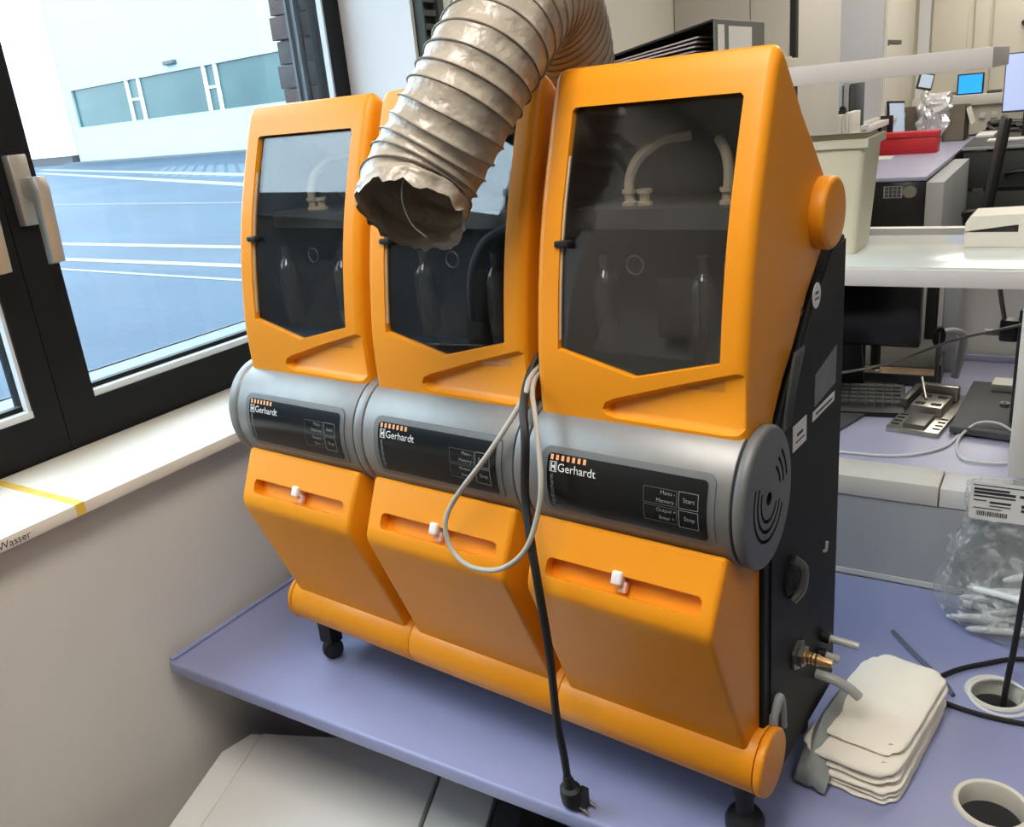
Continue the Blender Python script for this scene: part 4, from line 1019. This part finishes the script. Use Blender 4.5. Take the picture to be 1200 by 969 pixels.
for i, (y0, y1, m_) in enumerate(((3.9, 5.38, 'blind'), (5.62, 7.42, 'blind_grey'))):
    w_ = thing('window_%d' % (i+2), ['far window with pale blue blind behind the tall cupboard', 'far window with grey blind before the end wall'][i], 'window', (XW, 0, 0), kind='structure')
    obj('blind', box(0.004, 0.012, y0, y1, 1.36, 2.7), m_, w_)
    obj('frame', boxes([(0.0, 0.03, y0-0.03, y0, 1.34, 2.7), (0.0, 0.03, y1, y1+0.03, 1.34, 2.7), (0.0, 0.03, y0, y1, 1.34, 1.36)]), 'offwhite', w_)
o = obj('trim_5', box(XW, XW+0.10, 3.75, 9.1, 1.29, 1.335, 0.004), 'offwhite', kind='structure'); tag(o, 'long white ledge along the window wall in the background', 'ledge')
o = obj('trim_6', box(XW, XW+0.02, 7.55, 7.60, 1.335, 2.7), 'offwhite', kind='structure'); tag(o, 'narrow white trim right of the far windows', 'trim')
t = thing('wall_latch', 'small dark latch with name strip on the far window wall', 'latch', (XW, 7.75, 1.94))
obj('catch', box(0, 0.02, -0.16, -0.08, -0.02, 0.03), 'plastic_grey', t); obj('strip', box(0, 0.008, 0.0, 0.62, 0.0, 0.03), 'plastic_grey', t)

# end wall panels with knobs
for i, (x0, x1) in enumerate(((-0.10, 0.21), (0.27, 0.40), (0.43, 0.80), (0.82, 1.6))):
    o = obj('trim_%d' % (7+i), box(x0, x1, YF-0.03, YF-0.001, 1.42 if i else 1.45, 2.8, 0.004), 'wall_cream', kind='structure'); tag(o, ['first cream panel of the end wall beside the corner', 'narrow cream panel of the end wall', 'wide cream panel of the end wall with marks', 'rightmost cream panel of the end wall'][i], 'panel')
o = obj('door_1', boxes([(-0.225, -0.12, YF-0.035, YF-0.001, 0, 2.7)]), 'reveal_white', kind='structure'); tag(o, 'white narrow door edge in the far corner', 'door')
for i, z in enumerate((2.02, 1.925)):
    k_ = obj('round_knob', cyl((0.685-0.03*(1-i)+0.03, YF-0.06, z), (0.685-0.03*(1-i)+0.03, YF-0.03, z), 0.022, seg=16), 'plastic_black'); tag(k_, ['upper black round knob on the end wall', 'lower black round knob on the end wall'][i], 'knob', 'black knobs on the end wall')

# counter under the end wall
ec = thing('end_counter', 'white counter with sockets along the end wall', 'counter', (0, YF-0.33, 0))
obj('ledge', box(-0.2, 1.8, 0.0, 0.30, 1.33, 1.425, 0.004), 'offwhite', ec)
obj('apron', box(-0.2, 1.8, 0.05, 0.30, 1.06, 1.33), 'wall_cream', ec)
obj('carcass', box(0.62, 1.8, 0.05, 0.30, 0.0, 1.06), 'drawer_grey', ec)
for x in (0.42, 0.52): obj('socket', box(x-0.03, x+0.03, 0.03, 0.05, 1.20, 1.26, 0.006), 'offwhite', ec)
bs = thing('blue_screen_monitor', 'small monitor with a bright blue screen on the end counter', 'monitor', (0.288, YF-0.20, 1.426))
obj('frame', box(-0.115, 0.115, 0.0, 0.02, 0.0, 0.19, 0.004), 'plastic_black', bs); obj('screen', box(-0.102, 0.100, -0.003, 0.0, 0.012, 0.178), 'blue_screen', bs)
tr2 = obj('dark_tray', box(0.44, 0.56, YF-0.28, YF-0.12, 1.426, 1.45, 0.005), 'plastic_grey'); tag(tr2, 'small dark tray beside the blue screen', 'tray')

# black cabinet with keypad, its bench and what stands on it
bc = thing('black_cabinet', 'black cabinet with keypad and dial under a mauve bench top', 'cabinet', (0, 5.42, 0))
obj('body', box(-0.22, 0.405, 0.0, 3.2, 0, 1.03, 0.004), 'screen_black', bc)
obj('side', box(0.407, 0.515, 0.0, 1.5, 0, 1.02, 0.004), 'riser_grey', bc)
obj('benchtop', box(-0.23, 0.41, -0.03, 3.2, 1.035, 1.062, 0.004), 'lilac_far', bc)
kp = obj('keypad', box(0.148, 0.265, -0.012, 0.0, 0.925, 1.003, 0.003), 'riser_grey', bc)
km = to_mesh(box(-0.010, 0.010, -0.004, 0, -0.010, 0.010), 'key')
for i in range(4):
    for j2 in range(3):
        q = obj('key', km, 'plastic_grey', kp); q.location = (0.168+0.026*i, -0.012, 0.942+0.024*j2)
obj('dial', lathe([(0.046, 0), (0.046, 0.012), (0.040, 0.02)], 24, Matrix.Translation((0.31, 0, 0.965)) @ Matrix.Rotation(PI/2, 4, 'X')), 'steel', bc)
rb = thing('red_toolbox', 'long red metal box on the mauve bench', 'toolbox', (0.0, 7.06, 1.062))
obj('case', box(-0.25, 0.258, 0, 0.18, 0, 0.125, 0.005), 'red_box', rb); obj('lid', box(-0.255, 0.262, -0.004, 0.184, 0.127, 0.172, 0.006), 'red_box', rb)
obj('handle', tube([(-0.10, -0.006, 0.145), (-0.09, -0.02, 0.147), (0.02, -0.02, 0.147), (0.03, -0.006, 0.145)], 0.006, 8, 4), 'red_box', rb)
pp = obj('white_papers', prism([(-0.24, 6.62), (-0.02, 6.60), (-0.03, 6.86), (-0.25, 6.88)], 1.0625, 1.074, 'z'), 'label_white'); tag(pp, 'white papers lying in front of the red box', 'papers')
fo = thing('foil_object', 'crumpled aluminium foil wrapped object on the mauve bench', 'foil', (0.11, 7.9, 1.062))
bm = bmesh.new()
bmesh.ops.create_icosphere(bm, subdivisions=4, radius=1.0)
for v in bm.verts:
    d = v.co.copy(); n1 = noise.noise(d*2.3)+0.6*noise.noise(d*6)
    lean = 0.10*max(0, d.z)
    v.co = Vector((d.x*0.115*(1+0.5*n1)-lean*0.6+ (0.14 if d.x > 0.3 and d.z > 0.35 else 0)*(d.z), d.y*0.10*(1+0.4*n1), 0.225+d.z*0.222*(1+0.12*n1)))
zmin = min(v.co.z for v in bm.verts)
for v in bm.verts: v.co.z -= zmin
obj('foil_wrap', to_mesh(bm, 'foil_wrap', 15), 'foil', fo)
tb = thing('tilted_tablet', 'small tilted tablet screen above the foil object', 'tablet', (0.01, 8.05, 1.062))
Mt = rotm(0.0, 0.0, 0.535, 0.35, -0.25, 0.25)
obj('frame', box(-0.065, 0.065, -0.012, 0.012, -0.07, 0.07, 0.004, M=Mt), 'plastic_black', tb)
obj('screen', box(-0.048, 0.055, -0.015, -0.012, -0.056, 0.056, M=Mt), 'tablet_screen', tb)
obj('stem', cyl((-0.02, 0.03, 0), (-0.005, 0.02, 0.47), 0.012, seg=10), 'steel', tb)
l2 = thing('slim_screen', 'slim upright screen beside the red box', 'monitor', (-0.17, 7.75, 1.062))
Mt = rotm(0.0, 0.0, 0.21, 1.0, -0.15, 0.08)
obj('frame', box(-0.10, 0.10, -0.012, 0.012, -0.19, 0.19, 0.004, M=Mt), 'plastic_black', l2)
obj('screen', box(-0.088, 0.088, -0.015, -0.012, -0.17, 0.17, M=Mt), 'tablet_screen', l2)
obj('foot', box(-0.07, 0.07, -0.06, 0.06, 0, 0.012), 'plastic_black', l2)
for i, (x0, x1, y0, y1, hgt, lab_) in enumerate(((0.165, 0.345, 8.15, 8.5, 0.30, 'open cardboard box behind the foil object'), (-0.24, -0.02, 8.2, 8.5, 0.31, 'cardboard box left of the foil object'))):
    cbx = thing('cardboard_box', lab_, 'box', (x0, y0, 1.062))
    w, d = x1-x0, y1-y0
    obj('carton', boxes([(0, w, 0, 0.006, 0, hgt), (0, w, d-0.006, d, 0, hgt), (0, 0.006, 0, d, 0, hgt), (w-0.006, w, 0, d, 0, hgt), (0, w, 0, d, 0, 0.006)]), 'cardboard', cbx)
    if i == 0: obj('flap', prism([(w, hgt*0.9), (w+0.045, hgt*0.45), (w+0.052, hgt*0.46), (w+0.006, hgt*0.93)], 0.0, d, 'y'), 'carton', cbx)

# drawer desk, chair, monitor at the far right
dk = thing('drawer_desk', 'dark grey drawer desk in the far right of the room', 'desk', (0, 7.0, 0))
obj('top', box(0.45, 2.6, -0.02, 1.75, 1.075, 1.105, 0.004), 'plastic_grey', dk)
obj('edge', box(0.45, 2.6, -0.03, -0.02, 1.075, 1.1, 0.002), 'riser_grey', dk)
obj('body', box(0.62, 2.58, 0.02, 1.7, 0.0, 1.075), 'plastic_black', dk)
for i, (za, zb) in enumerate(((0.78, 1.06), (0.40, 0.75), (0.05, 0.37))):
    dd = obj('drawer', box(0.46, 1.6, -0.004, 0.02, za, zb, 0.004), 'drawer_grey', dk)
    zc = zb-0.17 if i == 0 else (za+zb)/2
    obj('handle', tube([(0.775, -0.004, zc-0.01), (0.785, -0.045, zc), (0.87, -0.05, zc+0.012), (1.02, -0.05, zc+0.012), (1.11, -0.045, zc), (1.12, -0.004, zc-0.01)], 0.016, 8, 5), 'rubber', dd)
pm = thing('pale_monitor', 'large monitor with a pale blue screen on the drawer desk', 'monitor', (0.95, 7.62, 1.105))
obj('frame', box(-0.29, 0.45, 0, 0.03, 0.20, 0.66, 0.006), 'plastic_grey', pm); obj('screen', box(-0.282, 0.44, -0.003, 0, 0.215, 0.65), 'pale_screen', pm)
obj('stand', box(0.02, 0.10, 0.03, 0.06, 0.0, 0.35), 'plastic_black', pm); obj('foot', box(-0.06, 0.18, -0.04, 0.14, 0, 0.014), 'plastic_black', pm)
obj('cable_arm', box(-0.13, -0.11, 0.0, 0.03, 0.01, 0.2), 'plastic_black', pm)
p1 = obj('white_folder', box(0.47, 0.61, 7.75, 8.2, 1.106, 1.128, 0.003), 'label_white'); tag(p1, 'white folder left on the drawer desk', 'folder')
p2 = obj('white_keyboard', box(0.60, 1.1, 7.25, 7.42, 1.106, 1.124, 0.004), 'label_white'); tag(p2, 'white keyboard on the drawer desk before the pale monitor', 'keyboard')
cbm = thing('cable_heap', 'heap of dark cables at the back of the drawer desk', 'cables', (0.75, 8.3, 1.106))
random.seed(9)
for i in range(6):
    pts = [(random.uniform(-0.28, 0.28), random.uniform(-0.1, 0.25), random.uniform(0.02, 0.10)) for _ in range(6)]
    obj('cable', tube(pts, 0.014, 6, 5), 'plastic_black' if i % 2 else 'plastic_grey', cbm)
ch = thing('office_chair', 'black office chair in front of the drawer desk', 'chair', (0.86, 6.15, 0), math.radians(8))
obj('backrest', box(-0.30, -0.255, -0.2, 0.22, 0.60, 1.26, 0.03, 3, M=Matrix.Rotation(0.0, 4, 'Z') @ Matrix.Translation((0.06, 0, 0.08)) @ Matrix.Rotation(0.12, 4, 'Y')), 'plastic_black', ch)
obj('seat', box(-0.22, 0.25, -0.24, 0.24, 0.46, 0.53, 0.03, 3), 'plastic_black', ch)
obj('column', cyl((0, 0, 0.1), (0, 0, 0.47), 0.028, seg=14), 'steel_dark', ch)
for a in range(5):
    al = 2*PI*a/5; obj('base_arm', cyl((0, 0, 0.10), (0.28*math.cos(al), 0.28*math.sin(al), 0.055), 0.022, 0.014, seg=8), 'plastic_black', ch)
    obj('caster', lathe([(0.02, -0.02), (0.028, 0), (0.02, 0.02)], 12, Matrix.Translation((0.28*math.cos(al), 0.28*math.sin(al), 0.028)) @ Matrix.Rotation(PI/2, 4, 'X')), 'rubber', ch)
for s2 in (-1, 1): obj('armrest', tube([(-0.24, 0.25*s2, 0.52), (-0.26, 0.27*s2, 0.64), (-0.24, 0.27*s2, 0.68), (0.10, 0.27*s2, 0.68), (0.14, 0.26*s2, 0.62), (0.1, 0.24*s2, 0.52)], 0.02, 8, 5), 'plastic_black', ch)

# side counter along the window wall with books, boxes and bottles
sc_ = thing('side_counter', 'cream counter along the window wall in the background', 'counter', (0, 4.25, 0))
obj('top', prism([(XW+0.002, 0), (0.19, 0), (0.19, 0.27), (0.05, 0.33), (0.05, 1.1), (XW+0.002, 1.1)], 1.385, 1.42, 'z', 0.003, 1), 'offwhite', sc_)
obj('body', prism([(XW+0.002, 0.01), (0.18, 0.01), (0.18, 0.26), (0.04, 0.32), (0.04, 1.08), (XW+0.002, 1.08)], 0, 1.385, 'z'), 'cabinet_cream', sc_)
ZK = 1.421
def bx(name, x0, x1, y0, y1, z0, z1, m_, lab_, cat, group=None, bev=0.003):
    o_ = obj(name, box(x0, x1, y0, y1, z0, z1, bev), m_); return tag(o_, lab_, cat, group)
bx('card_box', -0.215, -0.055, 4.45, 4.75, ZK, ZK+0.10, 'cardboard', 'brown card box on the side counter behind the orange hood', 'box')
bx('flat_box', -0.20, 0.03, 4.40, 4.66, ZK+0.101, ZK+0.128, 'cabinet_cream', 'flat cream box on top of the brown card box', 'box')
bx('flat_box', -0.21, -0.01, 4.42, 4.64, ZK+0.129, ZK+0.145, 'plastic_grey', 'flat grey box topmost on the side counter pile', 'box')
bx('folder', -0.045, -0.020, 4.32, 4.56, ZK, ZK+0.085, 'label_white', 'white folder standing beside the brown card box', 'folder')
bx('folder', -0.016, 0.004, 4.32, 4.56, ZK, ZK+0.078, 'plastic_black', 'black folder standing beside the white folder', 'folder')
bx('cream_jug', 0.010, 0.055, 4.30, 4.40, ZK, ZK+0.082, 'carton', 'small cream box on the side counter', 'box', bev=0.008)
for i in range(5):
    bx('binder', 0.068+0.019*i, 0.085+0.019*i, 4.28, 4.50, ZK, ZK+0.11+0.012*(i > 2), ('shelf_front', 'label_white', 'offwhite', 'label_white', 'carton')[i], ['leftmost white binder on the side counter', 'second white binder on the side counter', 'third white binder on the side counter', 'fourth taller white binder on the side counter', 'rightmost taller cream binder on the side counter'][i], 'binder', 'white binders on the side counter')
tp = thing('black_dispenser', 'black tape dispenser on top of the white binders', 'dispenser', (0.085, 4.40, ZK+0.112))
obj('body', box(-0.03, 0.02, -0.03, 0.03, 0, 0.018, 0.004), 'plastic_black', tp); obj('roll', cyl((0.0, -0.012, 0.024), (0.0, 0.012, 0.024), 0.018, seg=14), 'plastic_black', tp)
for i, (x0, x1, m_, z1) in enumerate(((-0.25, -0.125, 'plastic_black', 0.27), (-0.11, -0.04, 'blind', 0.26), (-0.03, 0.0, 'riser_grey', 0.27), (0.006, 0.045, 'plastic_grey', 0.26))):
    bx('equipment_case', x0, x1, 4.95, 5.2, ZK, ZK+z1, m_, ['black equipment case at the back of the side counter', 'pale blue equipment case at the back of the side counter', 'grey equipment case at the back of the side counter', 'dark grey equipment case at the back of the side counter'][i], 'case')
ns = thing('black_stool', 'black folding stand between the side counter and the mauve bench', 'stand', (-0.16, 7.35, 1.062))
obj('rail', box(-0.09, 0.03, 0, 0.02, 0.27, 0.30), 'plastic_black', ns); obj('leg', box(-0.09, -0.06, 0, 0.02, 0.0, 0.27), 'plastic_black', ns); obj('leg', box(0.0, 0.03, 0, 0.02, 0.0, 0.27), 'plastic_black', ns)
